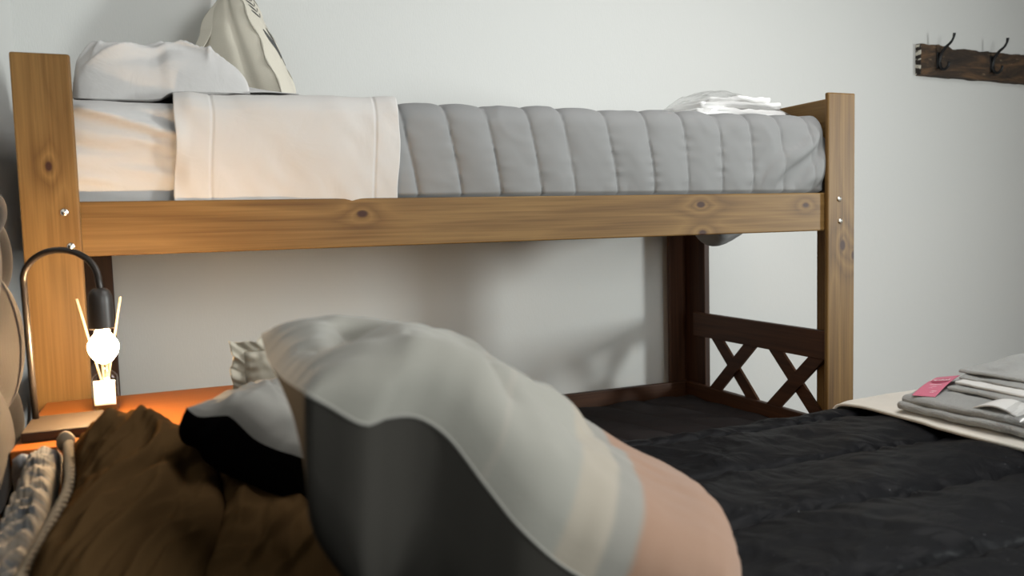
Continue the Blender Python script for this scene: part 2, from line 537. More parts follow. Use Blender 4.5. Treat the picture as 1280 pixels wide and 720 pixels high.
M_TRIMW = plain('white_gloss_paint', (.75, .74, .71), .4)
win = thing('window_1', 'narrow white framed window in the right wall', 'window', (WR + .06, (WY0 + WY1) / 2, WZ0))
win['kind'] = 'structure'
bm = bmesh.new()
for (y0, y1, z0, z1) in ((WY0, WY0 + .035, WZ0, WZ1), (WY1 - .035, WY1, WZ0, WZ1), (WY0 + .035, WY1 - .035, WZ0, WZ0 + .035), (WY0 + .035, WY1 - .035, WZ1 - .035, WZ1)):
    add_box(bm, WR + .04, WR + .08, y0, y1, z0, z1)
structure(bm_obj('window_frame', bm, M_TRIMW, win))
structure(box('window_pane', WR + .057, WR + .061, WY0 + .035, WY1 - .035, WZ0 + .035, WZ1 - .035, M_PANE, win, bev=0))
fill_win = thing('fill_window', 'wide white framed window added unseen in the front wall for fill light', 'window', ((FX0 + FX1) / 2, WF - .06, FZ0))  # invented window behind the camera, only there to let fill light in
fill_win['kind'] = 'structure'
bm = bmesh.new()
xm = (FX0 + FX1) / 2
for (x0, x1, z0, z1) in ((FX0, FX0 + .035, FZ0, FZ1), (FX1 - .035, FX1, FZ0, FZ1), (xm - .02, xm + .02, FZ0 + .035, FZ1 - .035), (FX0 + .035, FX1 - .035, FZ0, FZ0 + .035), (FX0 + .035, FX1 - .035, FZ1 - .035, FZ1)):
    add_box(bm, x0, x1, WF - .08, WF - .04, z0, z1)
structure(bm_obj('window_frame', bm, M_TRIMW, fill_win))
for (x0, x1) in ((FX0 + .035, xm - .02), (xm + .02, FX1 - .035)):
    structure(box('window_pane', x0, x1, WF - .061, WF - .057, FZ0 + .035, FZ1 - .035, M_PANE, fill_win, bev=0))
for nm, a in (('baseboard_back', (WL, WR, WB - .012, WB, 0, .07)), ('baseboard_right', (WR - .012, WR, WF, WB - .012, 0, .07))):
    structure(box(nm, *a, M_TRIMW, bev=0))

# ------------------------------------------------------------------ bunk bed
L, W_, tR = 2.05, .099, .0138
RB, RH, ZT, YB, SD = 1.0625, .1064, 1.4446, .786, .117
bunk = thing('bunk_bed', 'stained pine bunk bed against the back wall with crossed end braces', 'bunk bed', BED)
def post(x0, y0, y1, m=M_WZ): return box('post', x0, x0 + W_, y0, y1, 0, ZT, m, bunk, .004, 3)
pl = post(0, 0, tR)
pr = post(L - W_, 0, tR)
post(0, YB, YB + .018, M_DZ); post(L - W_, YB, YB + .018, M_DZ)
for x0 in (.006, L - .029):
    box('post_side', x0, x0 + .023, tR + .0005, SD, 0, ZT - .004, M_WZ, bunk)
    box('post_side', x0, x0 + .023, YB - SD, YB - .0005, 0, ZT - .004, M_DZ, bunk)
def bolt(x, y, z, par):
    pr_ = [(0.0001, -.0042), (.004, -.004), (.0065, -.0028), (.0078, -.0008), (.0078, 0.0015)]
    verts, faces = [], []; n = 16
    for (r, d) in pr_:
        for k in range(n):
            a = 2 * math.pi * k / n; verts.append((x + r * math.cos(a), y + d, z + r * math.sin(a)))
    for i in range(len(pr_) - 1):
        for k in range(n): faces.append((i * n + k, i * n + (k + 1) % n, (i + 1) * n + (k + 1) % n, (i + 1) * n + k))
    faces.append(tuple(range(n)))
    mesh_obj('bolt', verts, faces, M_STEEL, par)
for (x, z) in ((.073, 1.148), (.080, 1.083)): bolt(x, 0, z, pl)
for (x, z) in ((1.992, 1.150), (1.996, 1.088)): bolt(x, 0, z, pr)
x0, x1 = .0295, L - .0295
box('side_rail', x0, x1, tR + .0004, tR + .024, RB, RB + RH, M_WX, bunk)
box('side_rail', x0, x1, YB - .024, YB - .0004, RB, RB + RH, M_WX, bunk)
box('side_rail', x0, x1, tR + .0004, tR + .024, .36, .475, M_WX2, bunk)
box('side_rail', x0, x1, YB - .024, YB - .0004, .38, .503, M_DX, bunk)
for k in range(9):                                   # slats of both bases
    xs = .12 + k * .2
    box('bed_slat', xs, xs + .07, tR + .03, YB - .03, 1.068, 1.086, M_WY, bunk, .002)
    box('bed_slat', xs, xs + .07, tR + .03, YB - .03, .355, .373, M_WY, bunk, .002)
XE = L - .0495
for xe in (XE, .0295):
    er = (tR + .0245, .712)
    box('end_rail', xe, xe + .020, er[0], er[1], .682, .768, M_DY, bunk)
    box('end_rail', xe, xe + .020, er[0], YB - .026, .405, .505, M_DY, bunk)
    box('end_rail', xe, xe + .020, er[0], .712, 1.18, 1.2, M_WY, bunk) if False else None
    box('end_board', xe, xe + .020, er[0], YB - .026, 1.30, 1.437, M_WY, bunk)
def brace(y0, z0, y1, z1, xa, xb, w=.044):
    d = Vector((0, y1 - y0, z1 - z0)).normalized(); nrm = Vector((0, -d.z, d.y)) * w / 2
    # ends cut level with the rails above and below
    k = w / 2 / abs(d.z)
    P = [(y0 - k, z0), (y0 + k, z0), (y1 + k, z1), (y1 - k, z1)]
    bm = bmesh.new()
    A = [bm.verts.new((xa, y, z)) for y, z in P]; B = [bm.verts.new((xb, y, z)) for y, z in P]
    bm.faces.new(A); bm.faces.new(B[::-1])
    for i in range(4): bm.faces.new((A[i], B[i], B[(i + 1) % 4], A[(i + 1) % 4]))
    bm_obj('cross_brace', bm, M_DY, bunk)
for xe, sgn in ((XE, 1), (.0295, -1)):
    xa, xm, xb = (xe + .001, xe + .010, xe + .019) if sgn > 0 else (xe + .019, xe + .010, xe + .001)
    for (ya, yb) in ((.585, .400), (.285, .100)):
        brace(ya, .682, yb, .505, xm, xb)
        brace(yb, .682, ya, .505, xa, xm)

# ---- upper mattress in its fitted sheet
MX0, MX1, MY0, MY1, MZ0, MZ1 = .055, 1.965, .050, .750, 1.088, 1.372
def rounded_slab(x0, x1, y0, y1, z0, z1, r, bulge=.008):
    """closed loop section around x (Y,Z) swept along X with rounded ends; returns points (nu,nv,3)"""
    nv = 120; nu = 150
    sec = []
    for k in range(nv):
        sec.append(k / (nv - 1))
    # superellipse-like section param
    th = np.linspace(0, 2 * np.pi, nv)
    return th
def slab(name, x0, x1, y0, y1, z0, z1, r, mat, parent=None, disp=None, nx=70, ny=26, nz=10, origin=None):
    """box with rounded edges as a dense closed mesh, optional displacement(P,N)->P"""
    bm = bmesh.new()
    def lin(a, b, n):
        e = np.array([0, .3, .65, 1.0]) * r
        mid = np.linspace(a + r, b - r, n)[1:-1]
        return np.concatenate([a + e, mid, (b - e)[::-1]])
    X = lin(x0, x1, nx); Y = lin(y0, y1, ny); Z = lin(z0, z1, nz)
    def rnd(P):
        lo = np.array([x0 + r, y0 + r, z0 + r]); hi = np.array([x1 - r, y1 - r, z1 - r])
        c = np.clip(P, lo, hi); d = P - c; n = np.linalg.norm(d)
        return c + d / n * r if n > 1e-9 else P
    pts = {}; V = []; F = []
    def vid(i, j, k):
        key = (i, j, k)
        if key not in pts:
            pts[key] = len(V)
            p = np.array([X[i], Y[j], Z[k]])
            V.append(rnd(p))
        return pts[key]
    a, b, c = len(X) - 1, len(Y) - 1, len(Z) - 1
    for i in range(a):
        for j in range(b):
            F.append((vid(i, j, c), vid(i + 1, j, c), vid(i + 1, j + 1, c), vid(i, j + 1, c)))
            F.append((vid(i, j, 0), vid(i, j + 1, 0), vid(i + 1, j + 1, 0), vid(i + 1, j, 0)))
    for i in range(a):
        for k in range(c):
            F.append((vid(i, 0, k), vid(i + 1, 0, k), vid(i + 1, 0, k + 1), vid(i, 0, k + 1)))
            F.append((vid(i, b, k), vid(i, b, k + 1), vid(i + 1, b, k + 1), vid(i + 1, b, k)))
    for j in range(b):
        for k in range(c):
            F.append((vid(0, j, k), vid(0, j, k + 1), vid(0, j + 1, k + 1), vid(0, j + 1, k)))
            F.append((vid(a, j, k), vid(a, j + 1, k), vid(a, j + 1, k + 1), vid(a, j, k + 1)))
    V = np.array(V)
    if disp is not None: V = disp(V)
    return mesh_obj(name, [tuple(v) for v in V], F, mat, parent, True, origin)

def mat_disp(V):
    x, y, z = V[:, 0], V[:, 1], V[:, 2]
    front = sstep(.075, .052, y) * sstep(MZ0 + .06, MZ0 + .13, z) * (1 - .7 * sstep(.60, .80, x)) * sstep(MZ1 + .02, MZ1 - .03, z)
    # the sheet's pulled folds near the head corner
    q = (z - 1.355) + .30 * (x - .10)               # the diagonal fold line
    fold = np.exp(-(q / .011) ** 2) * sstep(.31, .24, x) * sstep(.08, .12, x)
    wr = .0065 * fbm(x * 5 + 2, (z + .16 * x) * 34, 5, 3)
    V = V.copy()
    V[:, 1] -= front * (.010 + .020 * fold + wr + .006 * np.sin((z - MZ0) / (MZ1 - MZ0) * np.pi))
    top = sstep(MZ1 - .03, MZ1, z)
    V[:, 2] += top * .003 * fbm(x * 6, y * 6, 8, 3)
    return V
mattress = slab('mattress', MX0, MX1, MY0, MY1, MZ0, MZ1, .028, M_SHEET, None, mat_disp, nx=170, ny=36, nz=40, origin=(1.0, .40, MZ0))
tag(mattress, 'thick upper bunk mattress in a white fitted sheet, bare at the head end', 'mattress')

# ---- bedding profile: from behind the front rail, up, over the top, and down the back
def bedding_section(n, lift, zbot_front=1.13, zbot_back=1.14):
    r = .040
    yf, yb, zt = MY0 - .012 - lift, MY1 + .004 + lift * .5, MZ1 + lift
    pts = [(yf + .006, zbot_front), (yf + .002, 1.165), (yf - .004, 1.22), (yf - .006, 1.28), (yf - .002, zt - r)]
    for a in (20, 45, 70): pts.append((yf + r - r * math.cos(math.radians(a)), zt - r + r * math.sin(math.radians(a))))
    for f in (.08, .25, .5, .75, .92): pts.append((yf + r + (yb - yf - 2 * r) * f, zt))
    for a in (20, 45, 70): pts.append((yb - r + r * math.sin(math.radians(a)), zt - r + r * math.cos(math.radians(a))))
    pts += [(yb, zt - r), (yb, 1.25), (yb, zbot_back)]
    P = polyline([(0, y, z) for y, z in pts], np.linspace(0, 1, n))
    d = np.gradient(P, axis=0); N = np.stack([d[:, 0], -d[:, 2], d[:, 1]], 1)
    N /= np.linalg.norm(N, axis=1, keepdims=True)
    return P, N

# grey channel quilt
nv, nu = 200, 420
SEC, SN = bedding_section(nv, .006)
xq = np.linspace(.715, 1.975, nu)
PQ = np.zeros((nu, nv, 3))
X2 = np.repeat(xq[:, None], nv, 1); Z2 = np.repeat(SEC[None, :, 2], nu, 0); Y2 = np.repeat(SEC[None, :, 1], nu, 0)
frontm = sstep(.10, .045, Y2)
skew = (.040 - .022 * sstep(1.2, 1.65, X2)) * frontm * np.clip((1.40 - Z2) / .22, 0, 1) + .004 * vnoise(X2 * 3, Z2 * 9 + Y2 * 5, 4)
seams = np.array([.62, .735, .840, .938, 1.044, 1.135, 1.255, 1.371, 1.485, 1.599, 1.700, 1.80, 1.90, 1.99])
xs_ = X2 - skew * 1.0
idx = np.clip(np.searchsorted(seams, xs_) - 1, 0, len(seams) - 2)
a_ = seams[idx]; b_ = seams[idx + 1]
u_ = np.clip((xs_ - a_) / (b_ - a_), 0, 1)
puff = np.power(np.clip(4 * u_ * (1 - u_), 0, 1), .38)
near = np.minimum(u_, 1 - u_) * (b_ - a_)
amp = .0105
D = amp * puff
D += .0022 * fbm(X2 * 9 + Z2 * 6, (Z2 + Y2) * 7, 21, 3) * puff
pk = vnoise(X2 * 20, (Z2 - Y2) * 75, 5)               # puckers beside the stitching
D += .0030 * pk * np.exp(-near / .016) * (near > .002)
cr = ridge(X2 * 5 + Z2 * 3.5, Z2 * 9 - X2 * 4, 77)
D += .003 * cr ** 3 * frontm * puff
# tucked diagonal folds at the foot corner
dd = (X2 - 1.985) * .80 + (Z2 - 1.33) * -.52
fan = sstep(1.68, 1.80, X2 + (1.2 - Z2) * .5) * frontm * sstep(1.37, 1.28, Z2)
fo = np.sin((X2 * 52 - Z2 * 40) + 2.2 * vnoise(X2 * 9, Z2 * 9, 3))
fan = fan * sstep(1.168, 1.215, Z2)
D = D * (1 - .6 * fan) + fan * (.0065 * np.sign(fo) * np.abs(fo) ** .6 + .009)
bot = frontm * sstep(1.215, 1.165, Z2)
D += bot * (-.001 + .004 * np.abs(vnoise(X2 * 17, Z2 * 4, 12)))
PQ[:, :, 0] = X2
PQ[:, :, 1] = Y2 + SN[None, :, 1] * D
PQ[:, :, 2] = Z2 + SN[None, :, 2] * D
low_ = (Z2 < 1.176) & (Y2 < .2)
PQ[:, :, 1] = np.where(low_, np.maximum(PQ[:, :, 1], .0390), PQ[:, :, 1])
# the foot end turns down over the mattress end
endr = sstep(1.935, 1.975, X2)
PQ[:, :, 2] -= endr ** 2 * .035 * sstep(1.30, 1.38, Z2)
PQ[:, :, 1] += endr ** 2 * .020 * frontm
quilt = thing('quilt', 'grey channel stitched quilt covering the foot half of the upper bunk', 'quilt', (1.35, .40, 1.13))
sheet('quilt_cover', PQ, M_GREY, quilt, .004)
# foot flap closing the end of the mattress
ne = 40
PE = np.zeros((ne, nv, 3))
for i, f in enumerate(np.linspace(0, 1, ne)):
    PE[i] = PQ[-1]
    PE[i, :, 0] = 1.975 - .002 * f
    c = np.array([.40, 1.235]); k = f * .985
    PE[i, :, 1] = PQ[-1, :, 1] * (1 - k) + c[0] * k
    PE[i, :, 2] = PQ[-1, :, 2] * (1 - k) + c[1] * k
sheet('quilt_end', PE, M_GREY, quilt)
# corner of the quilt hanging through under the mattress
def hanging_corner():
    n, m = 40, 24
    P = np.zeros((n, m, 3))
    for i, f in enumerate(np.linspace(0, 1, n)):
        dep = .062 * math.sin(math.pi * min(1, (f + .02) ** .55)) * (1 - .35 * f) + .002
        for j, g in enumerate(np.linspace(0, 2 * np.pi, m)):
            P[i, j] = (1.80 + .165 * f, .36 + .06 * math.cos(g) * (1 - .3 * f), 1.078 - dep * .5 + dep * .5 * math.sin(g) + .0025 * math.sin(9 * f + 3 * g))
    return P
sheet('tucked_corner', hanging_corner(), M_GREY, quilt)

# white turned down sheet
SEC2, SN2 = bedding_section(nv, .0185, 1.135, 1.14)
xsn = np.linspace(.279, .738, 170)
X3 = np.repeat(xsn[:, None], nv, 1); Z3 = np.repeat(SEC2[None, :, 2], 170, 0); Y3 = np.repeat(SEC2[None, :, 1], 170, 0)
fr3 = sstep(.10, .045, Y3)
D3 = .0055 * fbm(X3 * 7 + Z3 * 4, Z3 * 5 + Y3 * 4, 41, 3) + .009 * ridge(X3 * 4.5 - Z3 * 2.2, Z3 * 2.5, 42) ** 2 * fr3
hem = np.exp(-((X3 - .684) / .0022) ** 2) + np.exp(-((X3 - .348 - .004 * vnoise(Z3 * 12, 0, 3)) / .0022) ** 2) * fr3
D3 -= .0025 * hem
D3 += .006 * sstep(.345, .35, X3) * 0
lf = sstep(.31, .279, X3)
D3 += fr3 * .006 * lf * np.sin(Z3 * 40)
PS = np.stack([X3 + fr3 * (.006 * vnoise(Z3 * 11, X3 * 0 + 3, 6)) * (lf + sstep(.70, .738, X3)) - .010 * fr3 * sstep(1.38, 1.17, Z3), Y3 + SN2[None, :, 1] * D3, Z3 + SN2[None, :, 2] * D3], 2)
fs = sheet('folded_sheet', PS, M_SHEET2, None, .004, origin=(.51, .40, 1.135))
tag(fs, 'white top sheet turned down in a broad band over the grey quilt', 'sheet')

# ---- pillow on the upper bunk
def upillow():
    zb = MZ1 + .020
    near = [(.090, .095, 1.378), (.105, .084, 1.376), (.16, .080, 1.376), (.25, .078, 1.379), (.275, .076, 1.393), (.34, .074, 1.3955), (.430, .078, 1.3955)]
    far = [(.095, .44, 1.40), (.22, .47, 1.41), (.33, .45, 1.41)]
    left = [(.090, .095, 1.378), (.088, .25, 1.392), (.095, .44, 1.40)]
    right = [(.430, .078, 1.3955), (.400, .25, 1.402), (.33, .45, 1.41)]
    def ex(s, t):
        # s: near->far, t: left->right
        peak = .034 * np.exp(-(((s + .30) / .5) ** 2 + ((t + .55) / .42) ** 2)) + .020 * np.exp(-(((s + .2) / .5) ** 2 + ((t - .02) / .28) ** 2))
        val = 0 * np.exp(-(((t + .30 - .5 * (s + .9)) / .08) ** 2)) * np.exp(-(((s + .8) / .4) ** 2))
        rid = .006 * ridge(s * 1.1 + t * 1.9 + .3, t * .8 - s * 1.4, 12) ** 2 * (1 - s ** 4) * (1 - t ** 6)
        # a pulled crease running down to the right across the front
        cre = .012 * np.exp(-((s + .80 - .16 * (t + .3)) / .055) ** 2) * sstep(-.8, -.4, t) * sstep(.95, .5, t)
        def crs(s0, t0, s1, t1, w, am):
            d = np.array([s1 - s0, t1 - t0]); l2 = d @ d
            k = np.clip(((s - s0) * d[0] + (t - t0) * d[1]) / l2, 0, 1)
            ds = np.hypot(s - s0 - k * d[0], t - t0 - k * d[1])
            return am * np.exp(-ds / w) * np.sin(np.pi * np.clip(k * .9 + .05, 0, 1))
        cre = cre + crs(-.90, -.85, -.66, .1, .035, .018) + crs(-.66, .1, -.86, .85, .035, .018) + crs(-.4, -.62, -.85, -.75, .035, .012) + crs(-.75, -.98, -.35, -.62, .03, .015)
        cre = cre + crs(-.3, .45, -.70, -.02, .035, .013) - crs(-.62, -.45, -.66, .2, .05, .008) + crs(-.2, .75, -.9, .55, .035, .014) + crs(-.6, -.2, -.2, .2, .03, .008)
        sh = .002 * np.exp(-(((s + .4) / .5) ** 2 + ((t - .60) / .25) ** 2)) + cre
        return peak + val + rid + sh, 0
    r, P, PF, PB = cushion('bed_pillow', 'white pillow lying at the head of the upper bunk', 'pillow', (near, far, left, right), .100, .004, M_SHEET, M_SHEET,
                   seed=3, wr=.006, n=130, m=110, pw=.33, extra=ex, fdir=(0, .02, 1), edir=(0, -.7, .7), bdir=(0, 0, -1), edge_wr=.003, zfloor=1.3735, names=('pillowcase', 'pillowcase_underside'))
    # open flange of the pillowcase lying on the sheet
    n, m = 50, 50
    Q = np.zeros((n, m, 3))
    for i, f in enumerate(np.linspace(0, 1, n)):
        for j, g in enumerate(np.linspace(0, 1, m)):
            ln = .085 * (1 - g) ** .5 + .045
            x = .400 - .02 * g + ln * f; y = .078 + .28 * g - .012 * f * (1 - g)
            z = 1.398 + .080 * g ** .8 * (1 - f ** 1.6) + .010 * math.sin(9 * g + 3 * f) * f * (1 - f) + .004 * g
            Q[i, j] = (x, y, max(z, 1.3975))
    sheet('pillowcase_flange', Q, M_SHEET, r, .002)
upillow()

# ---- canvas bag leaning by the wall on the upper bunk
def canvas_bag():
    root = thing('canvas_bag', 'cream canvas tote with a dark leaf print standing behind the white pillow', 'bag', (.47, .60, 1.40))
    zb = 1.398
    # outline stations going up: (z, left, front ridge, right) as points on the plan
    st = [(0.0,  (.330, .66), (.560, .515), (.600, .60), (.40, .765)),
          (.06, (.325, .66), (.558, .505), (.610, .60), (.40, .770)),
          (.13, (.330, .65), (.530, .520), (.590, .61), (.41, .770)),
          (.20, (.345, .65), (.508, .535), (.565, .62), (.42, .775)),
          (.26, (.365, .65), (.488, .555), (.542, .64), (.43, .785)),
          (.32, (.395, .67), (.468, .585), (.520, .66), (.44, .795)),
          (.37, (.425, .69), (.452, .625), (.500, .68), (.45, .800)),
          (.40, (.440, .71), (.446, .680), (.485, .70), (.46, .800))]
    nu = 60; per = 30
    Z = np.linspace(0, .40, nu)
    zs = [s[0] for s in st]
    def cor(k, axis): return np.interp(Z, zs, [s[k][axis] for s in st])
    Cn = [np.stack([cor(k, 0), cor(k, 1)], 1) for k in (1, 2, 3, 4)]
    def face(k0, k1, bulge, seed, crease=0):
        P = np.zeros((nu, per, 3))
        for j, f in enumerate(np.linspace(0, 1, per)):
            p = Cn[k0] * (1 - f) + Cn[k1] * f
            d = Cn[k1] - Cn[k0]; nrm = np.stack([d[:, 1], -d[:, 0]], 1); nrm /= np.linalg.norm(nrm, axis=1, keepdims=True)
            b = bulge * np.sin(np.pi * f) * np.sin(np.pi * np.clip(Z / .42, 0, 1)) + .003 * fbm(Z * 9, np.full_like(Z, f * 2), seed, 2) * math.sin(math.pi * f)
            if crease: b = b - .55 * crease * np.exp(-((f - .66 - .05 * np.sin(Z * 12)) / .07) ** 2)
            P[:, j, 0] = p[:, 0] + nrm[:, 0] * b; P[:, j, 1] = p[:, 1] + nrm[:, 1] * b
            wob = .004 * np.sin(Z * 60 + f) * (f < .03 or f > .97)
            P[:, j, 0] += wob
            P[:, j, 2] = zb + Z
        return P
    PA = face(0, 1, .020, 4, .014)
    sheet('shaded_side', PA, M_CANVAS, root)
    PBf = face(1, 2, .010, 5)
    fr = sheet('printed_side', PBf, M_CANVAS_L, root)
    sheet('back_side', face(2, 3, .004, 6), M_CANVAS, root)
    sheet('rear_side', face(3, 0, .006, 7), M_CANVAS, root)
    # raised seam along the two vertical front edges
    tube('ridge_seam', [tuple(PA[i, -1] + np.array([.001, -.001, 0])) for i in range(0, nu, 2)], [.0032 + .0015 * math.sin(i * .9) for i in range(0, nu, 2)], M_CANVAS_L, root, 8)
    # loose folded selvedge down the left edge
    Q = np.zeros((nu, 12, 3))
    for j, f in enumerate(np.linspace(0, 1, 12)):
        Q[:, j, 0] = PA[:, 0, 0] - .004 + .042 * f * (1 - .4 * np.sin(Z * 9)) ; Q[:, j, 1] = PA[:, 0, 1] - .012 - .028 * f + .006 * np.sin(Z * 26)
        Q[:, j, 2] = zb + Z
    sheet('folded_edge', Q, M_CANVAS_L, root, .0015)
    # leaf print on the sunlit side: sprays of leaflets laid just on the cloth
    V, F = [], []
    du = PBf
    def on(zf, f):
        i = zf / .40 * (nu - 1); i0 = int(min(i, nu - 2)); a = i - i0
        j = f * (per - 1); j0 = int(min(max(j, 0), per - 2)); b = j - j0
        p = (du[i0, j0] * (1 - a) + du[i0 + 1, j0] * a) * (1 - b) + (du[i0, j0 + 1] * (1 - a) + du[i0 + 1, j0 + 1] * a) * b
        n = np.cross(du[min(i0 + 1, nu - 1), j0] - du[i0, j0], du[i0, j0 + 1] - du[i0, j0]); n /= np.linalg.norm(n)
        if n[1] > 0: n = -n
        return p + n * .0012
    def leaf(z0, f0, z1, f1, w, nb=9):
        n = 26; base = len(V)
        for i in range(n + 1):
            t = i / n; ww = w * math.sin(math.pi * min(1, t * .95 + .03)) ** .7 * (.82 + .18 * abs(math.sin(t * nb * math.pi)))
            for sg in (-1, 1): V.append(tuple(on(z0 + (z1 - z0) * t + sg * ww * .012, min(max(f0 + (f1 - f0) * t + sg * ww, .02), .98))))
        for i in range(n): F.append((base + 2 * i, base + 2 * i + 1, base + 2 * i + 3, base + 2 * i + 2))
    leaf(.180, .74, .252, .34, .115)
    leaf(.172, .90, .262, .56, .075)
    leaf(.165, .97, .278, .78, .05)
    leaf(.174, .62, .190, .78, .018)
    for k in range(6):
        z = .288 + k * .016
        leaf(z, .50, z + .018, .24, .05); leaf(z + .004, .56, z + .022, .82, .05)
    mesh_obj('leaf_print', V, F, M_LEAFINK, root)
canvas_bag()

# ---- folded white linen in clear plastic on the quilt
def wrapped_linen():
    zb = MZ1 + .022
    root = thing('wrapped_linen', 'folded white linen in a clear plastic bag on the foot of the grey quilt', 'folded linen', (1.80, .30, zb))
    for k, (x0, x1, y0, y1, z0, z1) in enumerate(((1.640, 1.955, .17, .42, zb, zb + .024), (1.660, 1.95, .18, .41, zb + .025, zb + .046), (1.70, 1.925, .19, .40, zb + .047, zb + .062))):
        def dsp(V, k=k):
            V = V.copy(); x, y, z = V.T
            V[:, 2] += .005 * fbm(x * 16, y * 9, 60 + k, 3) * (z > zb + .012)
            V[:, 1] += .006 * fbm(x * 14, z * 60, 70 + k, 2)
            V[:, 0] += .005 * fbm(y * 14, z * 50, 80 + k, 2)
            return V
        slab('folded_cloth', x0, x1, y0, y1, z0, z1, .009, M_FOLDED, root, dsp, 40, 30, 5)
    n, m = 90, 60
    P = np.zeros((n, m, 3))
    U = np.linspace(0, 1, n)[:, None]; Vv = np.linspace(0, 1, m)[None, :]
    X = 1.585 + .385 * U + 0 * Vv; Y = .14 + .31 * Vv + 0 * U
    hgt = .078 * (np.sin(np.pi * np.clip(U * 1.02, 0, 1)) ** .5) * (np.sin(np.pi * Vv) ** .45) * sstep(0, .30, U) + .012 * np.sin(np.pi * U) * np.sin(np.pi * Vv)
    hgt = np.maximum(hgt, .004) + .005 * fbm(U * 12, Vv * 10, 90, 3) * np.sin(np.pi * U) * np.sin(np.pi * Vv)
    P[:, :, 0] = X; P[:, :, 1] = Y; P[:, :, 2] = zb + .001 + hgt
    sheet('plastic_bag', P, M_FILM, root)
wrapped_linen()

# ---- lower bunk
lm = slab('mattress', .055, 1.99, .045, .752, .374, .45, .02, M_SHEET, None, None, 20, 10, 5, origin=(1.0, .4, .374))
lm['label'] = 'thin lower bunk mattress hidden beneath the dark quilt'; lm['category'] = 'mattress'
def lower_quilt():
    n, m = 300, 120
    X = np.linspace(.06, 1.985, n)[:, None]; Y = np.linspace(.047, .748, m)[None, :]
    ph = (X - .10 * np.sin(Y * 4 + 1)) / .155
    u = ph - np.floor(ph)
    puff = np.clip(4 * u * (1 - u), 0, 1) ** .55
    z = .452 + .013 * puff + .005 * fbm(X * 7, Y * 9, 33, 3) * puff
    edge = sstep(.0, .03, Y - .047) * sstep(0, .03, .748 - Y)
    P = np.stack([X + 0 * Y, Y + 0 * X, z * edge + .4515 * (1 - edge)], 2)
    o = sheet('quilt', P, M_LOWQ, None, .001, origin=(1.0, .4, .452))
    tag(o, 'dark brown channel stitched quilt spread over the lower bunk', 'quilt')
lower_quilt()

# ------------------------------------------------------------------ double bed
BZ = .69
bed = thing('double_bed', 'wooden double bed with a tall tufted taupe headboard on the left wall', 'bed', (1.05, -1.12, 0))
box('bed_base', .03, 2.12, -1.84, -.445, .14, .38, M_WX2, bed, .006)
for (x, y) in ((.10, -1.78), (.10, -.52), (2.04, -1.78), (2.04, -.52)):
    box('leg', x - .03, x + .03, y - .03, y + .03, 0, .139, M_WZ, bed, .004)
def headboard():
    n, m = 190, 130
    y = np.linspace(-2.05, -.095, n)[:, None]; z = np.linspace(.10, 1.215, m)[None, :]
    Y = y + 0 * z; Z = z + 0 * y
    # diamond tufting: buttons at a staggered lattice
    by, bz = .30, .28
    q1 = (Y + .213) / by + (Z - .79) / bz; q2 = (Y + .213) / by - (Z - .79) / bz
    d1 = np.abs(q1 - np.round(q1)); d2 = np.abs(q2 - np.round(q2))
    fold = np.exp(-(d1 / .10) ** 2) + np.exp(-(d2 / .10) ** 2)
    btn = np.exp(-((d1 / .22) ** 2 + (d2 / .22) ** 2))
    puf = np.abs(np.sin(np.pi * q1)) * np.abs(np.sin(np.pi * q2))
    X = -.002 + .018 * puf - .010 * np.minimum(1, fold) - .016 * btn
    ed = np.minimum(1, np.minimum((Y + 2.05) / .06, np.minimum((-.095 - Y) / .07, (1.215 - Z) / .09)))
    ed = np.clip(ed, 0, 1)
    X = -.095 + (X + .095) * np.sqrt(np.clip(1 - (1 - ed) ** 2, 0, 1))
    # rounded top corner
    P = np.stack([X, Y, Z], 2)
    hb = sheet('headboard', P, M_HEAD, bed, .006, flip=True)
    k = 0
    for i in range(-7, 1):
        for j in range(-2, 3):
            yy = -.213 + (i + j) * by / 2 * 1.0; zz = .79 + (i - j) * bz / 2
            if -2.0 < yy < -.12 and .3 < zz < 1.15:
                vs, fs = [], []
                for r, dx in ((.0005, .006), (.006, .005), (.009, .002), (.010, -.004)):
                    for q in range(12):
                        a = q * math.pi / 6; vs.append((-.042 + dx, yy + r * math.cos(a), zz + r * math.sin(a)))
                for a in range(3):
                    for q in range(12): fs.append((a * 12 + q, a * 12 + (q + 1) % 12, (a + 1) * 12 + (q + 1) % 12, (a + 1) * 12 + q))
                mesh_obj('tuft_button', vs, fs, M_BUTTON, hb)
headboard()
# wooden post at the headboard's foot beside the mattress
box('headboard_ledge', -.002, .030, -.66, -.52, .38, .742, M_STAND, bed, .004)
mt = slab('mattress', .035, 2.11, -1.83, -.455, .382, .655, .04, M_SHEET, None, None, 60, 40, 8, origin=(1.05, -1.12, .382))
tag(mt, 'deep double bed mattress under the black bedspread', 'mattress')

